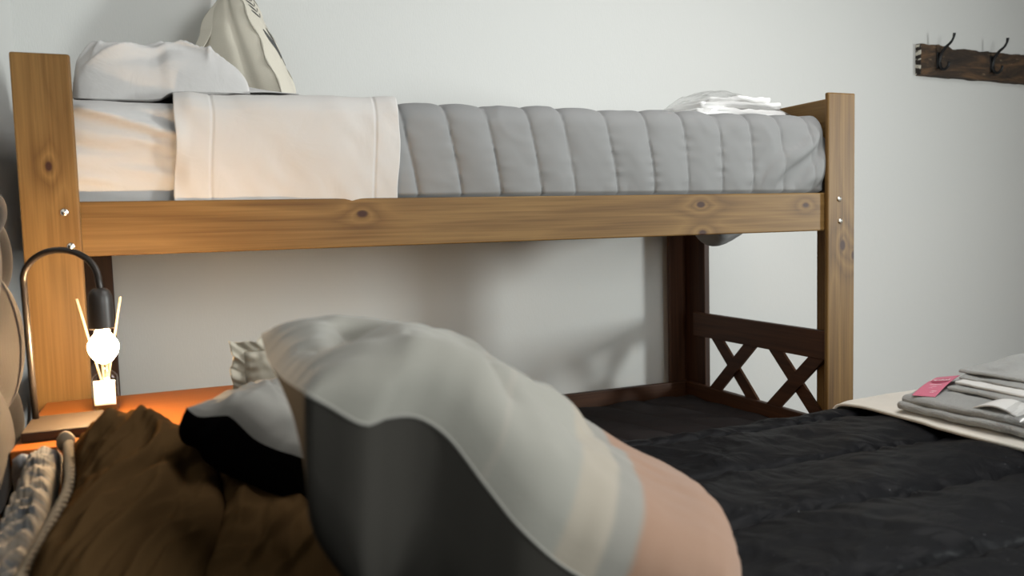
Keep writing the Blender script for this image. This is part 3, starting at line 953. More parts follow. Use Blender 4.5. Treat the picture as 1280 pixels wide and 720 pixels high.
def bedspread():
    n, m = 360, 330
    # v runs from the far hanging edge over the top to the near hanging edge
    vs = [(-.418, .30), (-.414, .45), (-.410, .60), (-.412, .655), (-.432, .683), (-.475, .690)]
    vs += [(-.475 - k * (1.335 / 12), .690) for k in range(1, 12)]
    vs += [(-1.81, .690), (-1.85, .683), (-1.870, .655), (-1.875, .60), (-1.88, .45), (-1.885, .30)]
    S = polyline([(0, y, z) for y, z in vs], np.linspace(0, 1, m))
    d = np.gradient(S, axis=0); N = np.stack([0 * d[:, 0], d[:, 2], -d[:, 1]], 1); N /= np.linalg.norm(N, axis=1, keepdims=True)
    X = np.linspace(.055, 2.13, n)[:, None] + 0 * S[None, :, 1]
    Y = S[None, :, 1] + 0 * X; Z = S[None, :, 2] + 0 * X
    arc = np.concatenate([[0], np.cumsum(np.linalg.norm(np.diff(S, axis=0), axis=1))])
    # seams at y = -.87, -1.07, -.67, -.47 ...
    a87 = np.interp(.87, -S[::1, 1], arc)
    ph = (arc[None, :] - a87 + .008 * fbm(X * 2.2, X * 0, 13, 2)) / .200
    u = ph - np.floor(ph)
    near = np.minimum(u, 1 - u) * .2
    puff = np.clip(4 * u * (1 - u), 0, 1) ** .33
    D = .018 * puff - .008 * np.exp(-(near / .006) ** 2)
    wr = fbm(X * 7 - Y * 3, Y * 9 + X * 2, 51, 4)
    D = D + .006 * wr * puff
    D = D + .014 * ridge(X * 2.6 + Y * 2.4, Y * 2.8 - X * 1.5, 52) ** 3 * puff + .003 * ridge(X * 6 + Y * 3, Y * 4 - X * 2.5, 58) ** 2 * puff
    pk = vnoise(X * 48 + Y * 20, arc[None, :] * 9, 53)
    D = D + .008 * pk * np.exp(-near / .026) * sstep(0, .004, near)
    hang = sstep(.66, .45, Z)
    D = D + hang * .012 * np.sin(X * 22 + 1.5 * np.sin(X * 5))
    P = np.stack([X, Y + N[None, :, 1] * D, Z - .017 + N[None, :, 2] * D], 2)
    o = sheet('bedspread', P, M_BLACK, None, .005, origin=(1.2, -1.12, .30), flip=True)
    tag(o, 'black channel stitched bedspread over the double bed in the foreground', 'bedspread')
bedspread()

def runner():
    n, m = 90, 300
    vs = [(-.396, .46), (-.393, .60), (-.395, .668), (-.412, .695), (-.455, .7035)]
    vs += [(-.455 - k * (1.37 / 12), .7035) for k in range(1, 12)]
    vs += [(-1.84, .7035), (-1.885, .695), (-1.905, .66), (-1.91, .46)]
    S = polyline([(0, y, z) for y, z in vs], np.linspace(0, 1, m))
    d = np.gradient(S, axis=0); N = np.stack([0 * d[:, 0], d[:, 2], -d[:, 1]], 1); N /= np.linalg.norm(N, axis=1, keepdims=True)
    f = np.linspace(0, 1, n)[:, None]
    X = 1.575 + .012 * vnoise(S[None, :, 1] * 4, 0 * f, 3) + f * .57
    Y = S[None, :, 1] + 0 * X; Z = S[None, :, 2] + 0 * X
    D = .0025 * fbm(X * 8, Y * 8, 61, 3) + .001
    edge = 1 - sstep(0, .05, f)
    P = np.stack([X, Y + N[None, :, 1] * D, Z + N[None, :, 2] * D - .0045 * edge], 2)
    o = sheet('blanket', P, M_RUNNER, None, .006, origin=(1.85, -1.12, .46), flip=True)
    tag(o, 'ivory blanket folded across the foot of the black bedspread under the towels', 'blanket')
runner()

# ------------------------------------------------------------------ towels with a pink card
def towels():
    z0 = .7085
    root = thing('towel_set', 'folded grey towels with a pink card on the ivory blanket', 'towels', (1.82, -.78, z0))
    def mk(name, x0, x1, y0, y1, za, zb, r, mat, sd, slope=.10, par=None):
        def dsp(V):
            V = V.copy(); x, y, z = V.T
            rise = np.clip(x - 1.60, 0, .30) * slope * np.clip((z - z0) / .04, 0, 1)
            V[:, 2] += rise + .0025 * fbm(x * 18, y * 16, sd, 3)
            V[:, 0] += .006 * fbm(y * 12, z * 20, sd + 1, 3)
            V[:, 1] += .006 * fbm(x * 12, z * 20, sd + 2, 3)
            c = np.clip((1.70 - x) / .08, 0, 1) * np.clip((y + .60) / .08, 0, 1)   # rounded near corner
            V[:, 1] -= .035 * c ** 2
            V[:, 2] = np.maximum(V[:, 2], z0)
            return V
        return slab(name, x0, x1, y0, y1, za, zb, r, mat, par or root, dsp, 50, 50, 6)
    mk('bath_towel', 1.590, 2.00, -1.06, -.545, z0, z0 + .0160, .0076, M_TOWEL, 101, .11)
    mk('bath_towel', 1.597, 2.00, -1.05, -.550, z0 + .0165, z0 + .0315, .0072, M_TOWEL, 111, .11)
    mk('hand_towel', 1.672, 1.99, -1.05, -.612, z0 + .032, z0 + .0385, .003, M_TOWEL, 121, .11)
    mk('hand_towel', 1.692, 1.985, -1.05, -.605, z0 + .039, z0 + .0445, .0026, M_TOWEL_HEM, 131, .11)
    mk('hand_towel', 1.712, 1.98, -1.05, -.598, z0 + .045, z0 + .0505, .0026, M_TOWEL, 141, .11)
    mk('hand_towel', 1.738, 1.975, -1.05, -.588, z0 + .051, z0 + .058, .0033, M_TOWEL, 151, .11)
    # wash cloth corner folded out, leaving a small open loop
    n = 60; P = np.zeros((n, 14, 3))
    for i, f in enumerate(np.linspace(0, 1, n)):
        for j, g in enumerate(np.linspace(0, 1, 14)):
            P[i, j] = (1.608 + .05 * g, -.715 - .085 * f, z0 + .0325 + .012 * math.sin(math.pi * f) ** .8 + .006 * g)
    sheet('wash_cloth', P, M_TOWEL_HEM, root, .0035)
    # card: from the near edge up over the folded towels
    A, B = np.array((1.600, -.588, .7415)), np.array((1.619, -.626, .7428))
    Dd, Cc = np.array((1.722, -.545, .7585)), np.array((1.756, -.572, .7640))
    n = 24; Q = np.zeros((n, n, 3))
    for i, f in enumerate(np.linspace(0, 1, n)):
        for j, g in enumerate(np.linspace(0, 1, n)):
            p = (A * (1 - g) + B * g) * (1 - f) + (Dd * (1 - g) + Cc * g) * f
            p[2] += .004 * math.sin(math.pi * f)
            Q[i, j] = p
    card = sheet('card', Q, M_PINK, root, .0006)
    card['label'] = 'pink card with a plum disc and white lettering'
    def at(f, g, h):
        p = (A * (1 - g) + B * g) * (1 - f) + (Dd * (1 - g) + Cc * g) * f
        p[2] += .004 * math.sin(math.pi * f)
        nn = np.cross(Dd - A, B - A); nn /= np.linalg.norm(nn)
        if nn[2] < 0: nn = -nn
        return p + nn * h
    ln = np.linalg.norm(Dd - A); wd = np.linalg.norm(B - A)
    def disc(f0, g0, r):
        V, F = [], []; nr, na = 10, 40
        for q in range(nr + 1):
            for k in range(na):
                a = 2 * math.pi * k / na; rr = max(r * q / nr, 1e-5)
                V.append(tuple(at(f0 + rr * math.cos(a) / ln, g0 + rr * math.sin(a) / wd, .0016)))
        for q in range(nr):
            for k in range(na): F.append((q * na + k, q * na + (k + 1) % na, (q + 1) * na + (k + 1) % na, (q + 1) * na + k))
        return V, F
    V, F = disc(.66, .50, .0165)
    mesh_obj('logo_disc', V, F, M_PLUM, card)
    def text(name, body, size, f0, g0, mat, lenscale=1.0):
        cu = bpy.data.curves.new(name, 'FONT'); cu.body = body; cu.size = size; cu.align_x = 'CENTER'; cu.align_y = 'CENTER'
        tmp = bpy.data.objects.new(name + '_source', cu); COL.objects.link(tmp)
        dg = bpy.context.evaluated_depsgraph_get()
        me = tmp.evaluated_get(dg).to_mesh()
        V = [tuple(at(f0 + v.co.y / ln, g0 + v.co.x * lenscale / wd, .0030)) for v in me.vertices]
        F = [tuple(p.vertices) for p in me.polygons]
        tmp.evaluated_get(dg).to_mesh_clear()
        bpy.data.objects.remove(tmp); bpy.data.curves.remove(cu)
        mesh_obj(name, V, F, mat, card, False)
    text('logo_lettering', 'redol', .0165, .66, .50, M_WHITEINK)
    # fine print lines
    V, F = [], []
    for (f0, g0, g1, h) in ((.44, .30, .78, .012), (.36, .42, .66, .008), (.30, .40, .55, .006), (.18, .62, .84, .010), (.13, .62, .80, .008)):
        b0 = len(V)
        for (ff, gg) in ((f0, g0), (f0, g1), (f0 + h, g1), (f0 + h, g0)): V.append(tuple(at(ff, gg, .0015)))
        F.append((b0, b0 + 1, b0 + 2, b0 + 3))
    mesh_obj('fine_print', V, F, M_WHITEINK, card, False)
    # clear sleeve round the right-hand half
    n, m = 60, 50; P = np.zeros((n, m, 3))
    for i, f in enumerate(np.linspace(0, 1, n)):
        y = -.80 - .27 * f
        for j, g in enumerate(np.linspace(0, 1, m)):
            pts = [(1.578, z0 + .003), (1.580, z0 + .028), (1.62, z0 + .055), (1.68, z0 + .075), (1.78, z0 + .108), (1.95, z0 + .130), (2.01, z0 + .12), (2.015, z0 + .01)]
            k = g * (len(pts) - 1); k0 = min(int(k), len(pts) - 2); a = k - k0
            x = pts[k0][0] * (1 - a) + pts[k0 + 1][0] * a; z = pts[k0][1] * (1 - a) + pts[k0 + 1][1] * a
            w = .003 * float(fbm(np.array(f * 9), np.array(g * 14), 170, 3))
            P[i, j] = (x - abs(w), y + .02 * math.sin(g * 9) * (1 - f), z + w * .6)
    sheet('plastic_sleeve', P, M_FILM, root)
towels()

# ------------------------------------------------------------------ bedside table, lamp, bottle
NZ = .79
ns = thing('bedside_table', 'orange wooden bedside table between the bunk and the double bed', 'bedside table', (.27, -.20, 0))
NX0, NX1, NY0, NY1 = .022, .52, -.392, -.012
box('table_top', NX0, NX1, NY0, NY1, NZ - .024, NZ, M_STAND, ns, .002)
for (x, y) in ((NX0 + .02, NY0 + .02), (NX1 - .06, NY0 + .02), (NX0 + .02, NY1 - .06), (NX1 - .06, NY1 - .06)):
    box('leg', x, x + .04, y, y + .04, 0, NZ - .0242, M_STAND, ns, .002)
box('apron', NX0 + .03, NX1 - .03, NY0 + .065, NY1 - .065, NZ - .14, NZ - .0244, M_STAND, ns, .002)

LX, LY = .036, -.24
lamp = thing('table_lamp', 'black hooked table lamp with a bare glowing bulb on the bedside table', 'lamp', (LX + .03, -.29, NZ))
bm = bmesh.new(); add_box(bm, .030, .135, -.345, -.222, NZ, NZ + .016, .002)
bm_obj('lamp_base', bm, M_LBASE, lamp)
R_ = .0565; zt_ = 1.030
pts = [(LX, LY, NZ + .014), (LX - .001, LY, .86), (LX - .002, LY, .94), (LX - .003, LY, zt_ - .01)]
for k in range(0, 25):
    a = math.pi * (1 - k / 24)
    pts.append((LX - .003 + R_ + R_ * math.cos(a), LY - .0025 * k, zt_ + R_ * .90 * math.sin(a)))
xe = LX - .003 + 2 * R_
pts += [(xe + .001, LY - .060, zt_ - .010), (xe + .001, LY - .060, 1.012)]
tube('lamp_arm', pts, .0052, M_LAMPBLACK, lamp, 16)
BX, BY = xe + .0005, LY - .060
lathe('lamp_socket', [(.0055, 1.0185), (.010, 1.0175), (.0150, 1.013), (.0178, 1.005), (.0184, .993), (.0186, .975), (.0190, .955), (.0190, .953), (.0155, .953)], BX, BY, M_SOCKET, lamp)
lathe('bulb_collar', [(.0130, .9525), (.0130, .945), (.0140, .941), (.0150, .938)], BX, BY, M_BOTTLE, lamp)
prof = []
for k in range(25):
    t = k / 24
    z = .941 - .045 * t
    r = .0225 * math.sin(math.pi * (.20 + .80 * t)) ** .55 if t < 1 else .0004
    r = max(r, .0006)
    if t < .25: r = .0150 + (r - .0150) * (t / .25) ** .8
    prof.append((r, z))
M_BULB = emis('lit_bulb', (1.0, .66, .35), 560.0)
lathe('bulb', prof, BX, BY, M_BULB, lamp)

dif = thing('reed_diffuser', 'small glass bottle with reeds and a white label beneath the lamp', 'bottle', (.134, -.15, NZ))
DX, DY = .134, -.150
def squircle_lathe(name, profile, mat, parent, n=40, p=5.0):
    verts, faces = [], []
    for (r, z, pp) in profile:
        for k in range(n):
            a = 2 * math.pi * k / n; c, s = math.cos(a), math.sin(a)
            q = (abs(c) ** pp + abs(s) ** pp) ** (-1 / pp)
            verts.append((DX + r * q * c, DY + r * q * s, z))
    for i in range(len(profile) - 1):
        for k in range(n):
            k2 = (k + 1) % n
            faces.append((i * n + k, i * n + k2, (i + 1) * n + k2, (i + 1) * n + k))
    faces.append(tuple(range(n - 1, -1, -1)))
    return mesh_obj(name, verts, faces, mat, parent)
squircle_lathe('bottle_body', [(.018, NZ + .0005, 5), (.0205, NZ + .003, 5), (.0212, NZ + .01, 5), (.0212, NZ + .056, 5), (.020, NZ + .063, 4), (.014, NZ + .070, 3), (.0095, NZ + .073, 2), (.0092, NZ + .088, 2), (.0108, NZ + .089, 2), (.0108, NZ + .094, 2)], M_BOTTLE, dif)
squircle_lathe('oil', [(.0165, NZ + .003, 5), (.0188, NZ + .006, 5), (.0190, NZ + .040, 5), (.002, NZ + .0402, 5)], M_LIQUID, dif)
n = 10; P = np.zeros((n, 6, 3))
for i, f in enumerate(np.linspace(-1, 1, n)):
    for j, g in enumerate(np.linspace(0, 1, 6)):
        P[i, j] = (DX + f * .0170, DY - .0218 , NZ + .014 + g * .044)
lab = sheet('bottle_label', P, M_LABEL, dif, .0005)
V, F = [], []
for (zz, w) in ((.048, .010), (.041, .006), (.035, .011), (.028, .008), (.022, .010)):
    b0 = len(V)
    for (x, z) in ((-w, zz), (w, zz), (w, zz + .002), (-w, zz + .002)): V.append((DX + x, DY - .0226, NZ + z))
    F.append((b0, b0 + 1, b0 + 2, b0 + 3))
mesh_obj('label_print', V, F, M_PRINTINK, lab, False)
for (dx, dy, top, ty) in ((-.037, .004, .992, .012), (.033, .003, .992, .010), (.012, -.004, .975, .03), (-.010, .004, .972, .035)):
    tube('reed', [(DX - dx * .10, DY - dy * .1, NZ + .012), (DX + dx, DY + ty, top)], .0021, M_REED, dif, 8)

# ------------------------------------------------------------------ cushions on the double bed
def uv_attr(root, name, n, m):
    """stores the seam coordinates (across, along) of a cushion panel for its stripes"""
    for ch in root.children:
        if ch.name.split('.')[0] == name:
            at = ch.data.attributes.new('seam_uv', 'FLOAT_VECTOR', 'POINT')
            S, T2 = np.meshgrid(np.linspace(0, 1, n), np.linspace(0, 1, m), indexing='ij')
            d = np.zeros((n * m, 3), np.float32); d[:, 0] = S.ravel(); d[:, 1] = T2.ravel()
            at.data.foreach_set('vector', d.ravel())

def front_cushion():
    near = [(.342, -1.15, .981), (.357, -1.15, .971), (.384, -1.15, .953), (.404, -1.14, .954), (.431, -1.13, .949), (.456, -1.13, .930), (.484, -1.14, .888), (.512, -1.15, .848), (.557, -1.15, .804), (.63, -1.15, .760), (.74, -1.14, .716)]
    far = [(.346, -.79, .985), (.45, -.79, .94), (.62, -.80, .86), (.86, -.83, .722)]
    top = [(.346, -.79, .985), (.341, -.89, .972), (.339, -1.02, .973), (.342, -1.15, .981)]
    bot = [(.86, -.83, .722), (.835, -.98, .718), (.74, -1.14, .716)]
    def ex(s, t):   # s: far(-1) -> near(1); t: top(-1) -> bottom(1)
        f = .020 * np.exp(-(((s - .55) / .30) ** 2 + ((t + .72) / .16) ** 2))
        f = f - .024 * np.exp(-(((s - .15 + .25 * t) / .16) ** 2)) * np.exp(-(((t + .62) / .30) ** 2))
        f = f + .010 * ridge(s * 1.5 + t * 1.1 + 2.3, t * 2.4 - s * .7, 203) ** 2 * (1 - s ** 6) * np.exp(-((t + .45) / .45) ** 2)
        def crs(s0, t0, s1, t1, w, am):
            d = np.array([s1 - s0, t1 - t0]); l2 = d @ d
            k = np.clip(((s - s0) * d[0] + (t - t0) * d[1]) / l2, 0, 1)
            ds = np.hypot(s - s0 - k * d[0], t - t0 - k * d[1])
            return am * np.exp(-(ds / w) ** 1.4)
        f = f - crs(-.55, -.74, .35, -.80, .085, .034) - crs(.62, -.62, .02, -.32, .09, .036) + crs(.75, -.45, -.1, .10, .12, .010)
        f = f - crs(.1, -.95, .7, -.3, .08, .010) - crs(.45, .05, -.35, .35, .08, .008)
        pr = (1 - s ** 4) * (1 - t ** 4)
        f = f - .030 * np.exp(-((t - .55) / .4) ** 2) * pr * (1 - .5 * (s + 1) / 2)
        return f, -.06 * (1 - (s + 1) / 2) ** .8 * np.clip(pr, 0, 1) ** .36
    def post(PF, PB, s, t, prof):
        PB = PB.copy(); PB[:, :, 0] += (.125 * (1 - (s + 1) / 2) - .014 * (s + 1) / 2) * np.minimum(1, 1.25 * np.clip(1 - t ** 4, 0, 1) ** .2) * np.clip(1 - s ** 4, 0, 1) ** .3 * sstep(1.0, -.2, t)
        return PF, PB
    r, P, PF, PB = cushion('striped_cushion', 'large pale linen cushion with a peach end and taupe back, nearest on the bed', 'cushion', (far, near, top, bot), .085, .20, M_LINEN, M_TAUPE,
        seed=11, wr=.004, n=110, m=130, pw=.5, extra=ex, bdir=(.0, -.04, -1), edge_wr=.006, pwb=.36, pwbt=.17, zfloor=.7125, post=post)
    uv_attr(r, 'front_panel', 110, 130)
    # raised piping along the near seam
    E = [tuple(P[-1, j]) for j in range(0, 130, 2)]
    tube('seam_piping', E, .0014, M_LINEN2, r, 8)
front_cushion()

def black_cushion():
    near = [(.262, -.72, .894), (.275, -.725, .883), (.298, -.73, .882), (.310, -.735, .881), (.337, -.735, .850), (.359, -.735, .835), (.396, -.735, .816), (.44, -.735, .775), (.49, -.735, .722)]
    far = [(.350, -.49, .868), (.42, -.49, .85), (.50, -.49, .79), (.56, -.49, .722)]
    top = [(.262, -.72, .894), (.291, -.66, .886), (.317, -.58, .876), (.350, -.49, .868)]
    bot = [(.49, -.735, .722), (.53, -.61, .716), (.56, -.49, .722)]
    def ex(s, t): return .015 * ridge(s * 2 + t, t * 2 - s, 303) ** 2 + .006 * ridge(s * 4 + t * 3, t * 2 - s, 306) * (1 - s ** 4) * (1 - t ** 4), 0
    # edges ordered far(s=0) near(s=1) so that the linen side faces up
    cushion('linen_cushion', 'pale linen cushion with a black back, tucked between brown and striped cushions', 'cushion', (far, near, top[::-1], bot[::-1]), .030, .082, M_LINEN2, M_BLACKP,
        seed=23, wr=.005, n=70, m=80, pw=.5, extra=ex, bdir=(-.80, -.05, -.55))
black_cushion()

def ruffle_cushion():
    left = [(.352, -.468, .705), (.345, -.462, .80), (.352, -.458, .87), (.350, -.455, .918)]
    right = [(.60, -.470, .705), (.61, -.462, .78), (.60, -.458, .86)]
    bot = [(.352, -.468, .705), (.50, -.47, .70), (.60, -.470, .705)]
    top = [(.350, -.455, .918), (.43, -.458, .915), (.60, -.458, .86)]
    r, P, PF, PB = cushion('ruffled_cushion', 'small cream cushion with a gathered ruffle edge behind the linen cushions', 'cushion', (bot, top, left, right), .022, .016, M_CREAM, M_CREAM, seed=31, wr=.006, n=70, m=70, pw=.5,
        fdir=(0, -1, .15), bdir=(0, 1, 0), edge_wr=.010)
    # the gathered ruffle round the left and top seams
    path = [np.array(p) for p in polyline(left, np.linspace(0, 1, 90))] + [np.array(p) for p in polyline(top, np.linspace(0, 1, 90))][1:]
    n = len(path); m = 8; Q = np.zeros((n, m, 3))
    ctr = np.array([.49, -.46, .80])
    for i, p in enumerate(path):
        d = p - ctr; d[1] = 0; d /= np.linalg.norm(d)
        for j, g in enumerate(np.linspace(0, 1, m)):
            Q[i, j] = p + d * (.024 * g + .003 * math.sin(i * .37) * g) + np.array([0, (.0020 * math.sin(i * 1.05) + .003 * math.sin(i * .43)) * (.25 + g), .002 * math.sin(i * .8) * g])
    sheet('ruffle', Q, M_CREAM, r, .0012)
ruffle_cushion()

def brown_cushions():
    top = [(.112, -.465, .806), (.135, -.465, .816), (.160, -.465, .822), (.195, -.465, .820), (.233, -.465, .812), (.265, -.465, .800), (.288, -.465, .790)]
    left = [(.112, -.465, .806), (.126, -.58, .800), (.132, -.66, .791), (.123, -.76, .780), (.110, -.93, .768)]
    right = [(.288, -.465, .790), (.297, -.56, .782), (.300, -.65, .773), (.298, -.74, .768), (.262, -.93, .756)]
    bot = [(.110, -.93, .768), (.18, -.95, .762), (.262, -.93, .756)]
    def ex(s, t):   # s: left->right, t: far->near
        c = s * .75 + t * 1.0; a = s - t * .6
        f = .032 * ridge(c * 2.3 + .25 * vnoise(a * 2, c * 2, 1), a * .55 + .3, 403) ** 2 + .015 * ridge(c * 4.8 + .3, a * .8 + 2.2, 404) ** 2 + .003 * ridge(c * 9 + .3, a * 1.2 + 2.2, 406)
        g = .0
        w = (1 - s ** 4) * (1 - t ** 6)
        return (f + g) * w + .008 * np.exp(-((t + .80) / .22) ** 2) * (1 - s ** 4), 0
    r, P, PF, PB = cushion('brown_cushion', 'crumpled brown cushion with a rope trimmed edge leaning below the lamp', 'cushion', (left, right, top, bot), .026, .062, M_BROWN, M_BROWN, seed=41, wr=.005, n=100, m=120, pw=.45,
        extra=ex, fdir=(0, -.05, 1), bdir=(0, .05, -1), edge_wr=.008)
    # twisted rope with a knotted tassel at the corner, along the left seam
    E = P[0, :, :]
    for ph in (0, math.pi):
        pts = []
        for j in range(0, 120):
            f = j / 119
            p = E[j]; a = j * .95 + ph
            pts.append((p[0] - .006 + .0042 * math.cos(a), p[1] + .001, p[2] + .006 + .0042 * math.sin(a)))
        tube('rope_trim', pts, .0034, M_ROPE, r, 8)
    lathe_pts = [(.001, .8005), (.008, .802), (.0125, .810), (.012, .818), (.007, .825), (.002, .828)]
    lathe('tassel_knot', lathe_pts, .104, -.467, M_ROPE, r, 14)
    top = [(.286, -.47, .786), (.34, -.47, .790), (.39, -.47, .775), (.43, -.475, .750)]
    left = [(.286, -.47, .786), (.293, -.56, .774), (.296, -.65, .764), (.294, -.74, .758), (.258, -.93, .746)]
    right = [(.43, -.475, .745), (.435, -.65, .725), (.44, -.76, .716), (.43, -.93, .712)]
    bot = [(.258, -.93, .746), (.35, -.94, .72), (.43, -.93, .712)]
    def ex2(s, t):
        f = .020 * ridge((s * .6 + t) * 3.0 + 5.4, (s - t * .6) * .6, 413) ** 2
        pl = .007 * np.sin(t * 34 + s * 2 + 2 * vnoise(s * 3, t * 4, 6)) * np.exp(-((s + .72) / .25) ** 2)
        return (f + pl) * (1 - s ** 4) * (1 - t ** 4), 0
    cushion('brown_cushion', 'flatter brown cushion with a puckered seam lying under the black backed cushion', 'cushion', (left, right, top, bot), .022, .004, M_BROWN, M_BROWN, seed=47, wr=.006, n=90, m=110, pw=.45, extra=ex2, fdir=(0, -.2, 1), bdir=(0, 0, -1), edge_wr=.008)
M_ROPE = fabric('cream_rope', (.30, .24, .165), .85, 1200, .2, .4, .1)
brown_cushions()

def printed_cushion():
    left = [(.058, -.455, .790), (.062, -.58, .772), (.064, -.70, .760), (.072, -.93, .750)]
    right = [(.098, -.458, .790), (.103, -.58, .772), (.108, -.70, .760), (.105, -.93, .750)]
    top = [(.058, -.455, .790), (.080, -.45, .793), (.098, -.458, .790)]
    bot = [(.072, -.93, .750), (.09, -.94, .748), (.105, -.93, .750)]
    def ex(s, t): return .004 * np.sin(t * 34 + s * 3 + 2.5 * vnoise(s * 2, t * 6, 9)) * (1 - s ** 4) * (1 - t ** 8), 0
    cushion('printed_cushion', 'ruched blue and tan printed cushion standing on edge between headboard and brown cushion', 'cushion', (left, right, top, bot), .030, .035, M_PRINT, M_PRINT, seed=53, wr=.004, n=60, m=140, pw=.4, extra=ex,
        fdir=(-.15, 0, 1), bdir=(0, 0, -1), edge_wr=.003)
printed_cushion()
def white_scrap():
    left = [(.034, -.43, .725), (.034, -.455, .765), (.038, -.47, .797)]
    right = [(.070, -.43, .725), (.068, -.452, .765), (.062, -.455, .793)]
    def loop(a, b): return [a[0], tuple((np.array(a[0]) + np.array(b[0])) / 2 + np.array([0, -.01, 0])), b[0]]
    bot = [left[0], (.053, -.435, .723), right[0]]
    top = [left[-1], (.050, -.468, .803), right[-1]]
    cushion('white_pillow', 'corner of a white pillow showing between headboard and printed cushion', 'pillow', (bot, top, left, right), .008, .008, M_SHEET, M_SHEET, seed=61, wr=.002, n=30, m=30, fdir=(-.2, -1, .2), bdir=(.2, 1, 0), edge_wr=.002)
white_scrap()

# ------------------------------------------------------------------ coat rack on the back wall
def coat_rack():
    x0, x1 = 3.245, 4.15
    yb = WB - .0005; yf = WB - .028
    root = thing('coat_rack', 'rough weathered plank with black iron hooks on the back wall', 'coat rack', (3.7, WB, 1.76))
    n = 90; V, F = [], []
    for i in range(n):
        f = i / (n - 1); x = x0 + (x1 - x0) * f
        zt = 1.829 - .009 * sstep(.19, .21, f) * 1 - .006 * f + .003 * float(vnoise(np.array(x * 40), np.array(0.), 3)) + .0015 * float(vnoise(np.array(x * 110), np.array(0.), 4))
        if .19 < f < .23: zt -= .006
        zb = 1.695 - .012 * f + .002 * float(vnoise(np.array(x * 30), np.array(0.), 5))
        for (y, z) in ((yb, zb), (yf, zb + .002), (yf - .002 * float(vnoise(np.array(x * 12), np.array(2.), 6)), (zb + zt) / 2), (yf, zt - .003), (yb, zt)):
            V.append((x, y, z))
    for i in range(n - 1):
        for k in range(4): F.append((i * 5 + k, (i + 1) * 5 + k, (i + 1) * 5 + k + 1, i * 5 + k + 1))
        F.append((i * 5 + 4, (i + 1) * 5 + 4, (i + 1) * 5, i * 5))
    F.append((0, 1, 2, 3, 4)); F.append(tuple((n - 1) * 5 + k for k in (4, 3, 2, 1, 0)))
    pk = mesh_obj('plank', V, F, M_BOARD, root, False)
    box('chipped_end', x0 - .0035, x0 - .0002, yf + .001, yb - .001, 1.697, 1.826, M_CHIP, root, bev=0)
    for hx in (3.345, 3.675, 4.00):
        hz = 1.765; y = yf - .003
        h = thing('temp', '', '', (hx, yf, hz)) if False else None
        up = [(hx, y - .002, hz - .03), (hx, y - .004, hz + .0), (hx + .001, y - .012, hz + .022), (hx + .004, y - .030, hz + .045), (hx + .010, y - .050, hz + .062), (hx + .013, y - .060, hz + .080), (hx + .014, y - .063, hz + .098)]
        U = polyline(up, np.linspace(0, 1, 24))
        rr = [.0085 - .0045 * k / 23 for k in range(24)]; rr[-1] = .006; rr[-2] = .0062; rr[-3] = .005
        hk = tube('coat_hook', [tuple(p) for p in U], rr, M_IRON, root, 12)
        lo = [(hx, y - .003, hz - .015), (hx, y - .010, hz - .038), (hx + .003, y - .026, hz - .047), (hx + .007, y - .040, hz - .036), (hx + .009, y - .044, hz - .018)]
        Lw = polyline(lo, np.linspace(0, 1, 16))
        rr = [.0075 - .002 * k / 15 for k in range(16)]; rr[-1] = .0065
        tube('lower_hook', [tuple(p) for p in Lw], rr, M_IRON, hk, 12)
        bm = bmesh.new(); add_box(bm, hx - .011, hx + .011, yf - .0045, yf - .0005, hz - .04, hz + .03, .002)
        bm_obj('mounting_plate', bm, M_IRON, hk)
coat_rack()

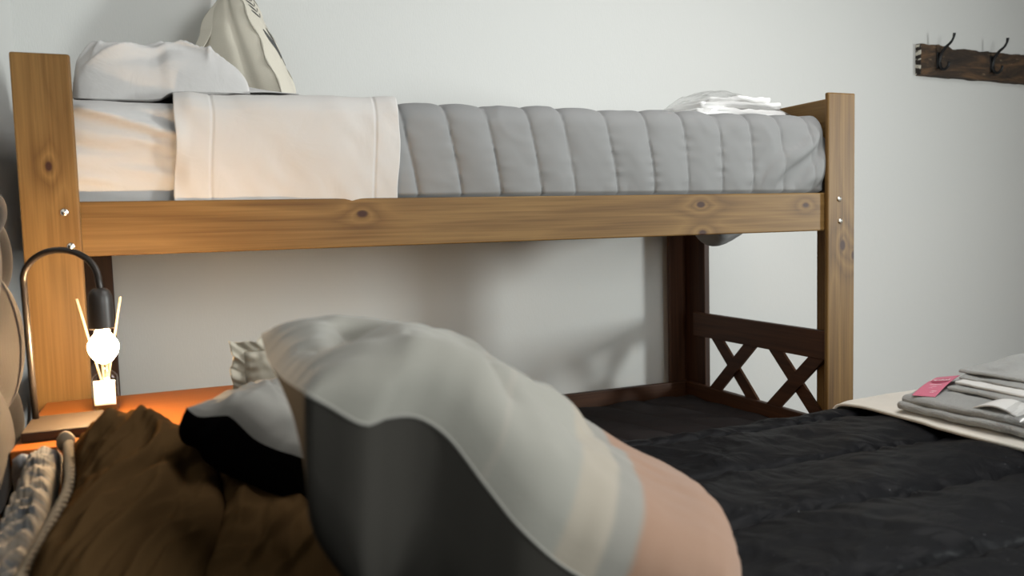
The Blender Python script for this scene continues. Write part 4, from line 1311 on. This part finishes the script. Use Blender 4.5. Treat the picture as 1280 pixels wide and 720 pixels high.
# ------------------------------------------------------------------ light
def area(name, loc, target, sx, sy, power, color):
    ld = bpy.data.lights.new(name, 'AREA'); ld.shape = 'RECTANGLE'; ld.size = sx; ld.size_y = sy; ld.energy = power; ld.color = color
    o = bpy.data.objects.new(name, ld); COL.objects.link(o); o.location = loc
    o.rotation_euler = (Vector(target) - Vector(loc)).to_track_quat('-Z', 'Y').to_euler()
    return o
wy, wz = (WY0 + WY1) / 2, (WZ0 + WZ1) / 2
area('window_daylight', (WR + .10, wy, wz), (WR - 1, wy, wz), WY1 - WY0 - .07, WZ1 - WZ0 - .07, 250, (.975, .99, .985))
area('front_fill', ((FX0 + FX1) / 2, WF - .10, (FZ0 + FZ1) / 2), ((FX0 + FX1) / 2, 0, (FZ0 + FZ1) / 2), FX1 - FX0 - .07, FZ1 - FZ0 - .07, 66, (.975, .99, .985))  # added fill light shining through the invented front window
area('ceiling_fill', (1.75, -.9, HC - .05), (1.75, -.9, 0), 1.4, 1.4, 38, (1.0, .99, .97))  # added soft fill from above, no fixture behind it
w = bpy.data.worlds.new('sky'); scene.world = w; w.use_nodes = True
bg = w.node_tree.nodes['Background']; bg.inputs[0].default_value = (.75, .85, 1, 1); bg.inputs[1].default_value = .6

# ------------------------------------------------------------------ camera
cx, cy, cz = .2572, -1.7509, 1.1
yaw, pitch, roll, fpx = .3958, .0767, -.0271, 1011.84
r = Vector((math.cos(yaw), -math.sin(yaw), 0)); fw = Vector((math.sin(yaw) * math.cos(pitch), math.cos(yaw) * math.cos(pitch), -math.sin(pitch)))
u = r.cross(fw)
r2 = r * math.cos(roll) + u * math.sin(roll); u2 = -r * math.sin(roll) + u * math.cos(roll)
cd = bpy.data.cameras.new('camera'); cam = bpy.data.objects.new('camera', cd); COL.objects.link(cam)
cam.matrix_world = Matrix(((r2.x, u2.x, -fw.x, cx), (r2.y, u2.y, -fw.y, cy), (r2.z, u2.z, -fw.z, cz), (0, 0, 0, 1)))
cd.sensor_width = 36; cd.sensor_fit = 'HORIZONTAL'; cd.lens = fpx * 36 / 1280
cd.clip_start = .02
cd.dof.use_dof = True; cd.dof.focus_distance = 2.05; cd.dof.aperture_fstop = 4.0
scene.camera = cam

# ------------------------------------------------------------------ view and sampling quality
scene.view_settings.view_transform = 'Standard'; scene.view_settings.look = 'None'
scene.view_settings.gamma = 1; scene.view_settings.use_curve_mapping = False
scene.view_settings.exposure = -0.08
cy_ = scene.cycles
cy_.use_denoising = True
cy_.max_bounces = 10; cy_.diffuse_bounces = 6; cy_.glossy_bounces = 4; cy_.transparent_max_bounces = 16; cy_.transmission_bounces = 6
cy_.sample_clamp_indirect = 4.0
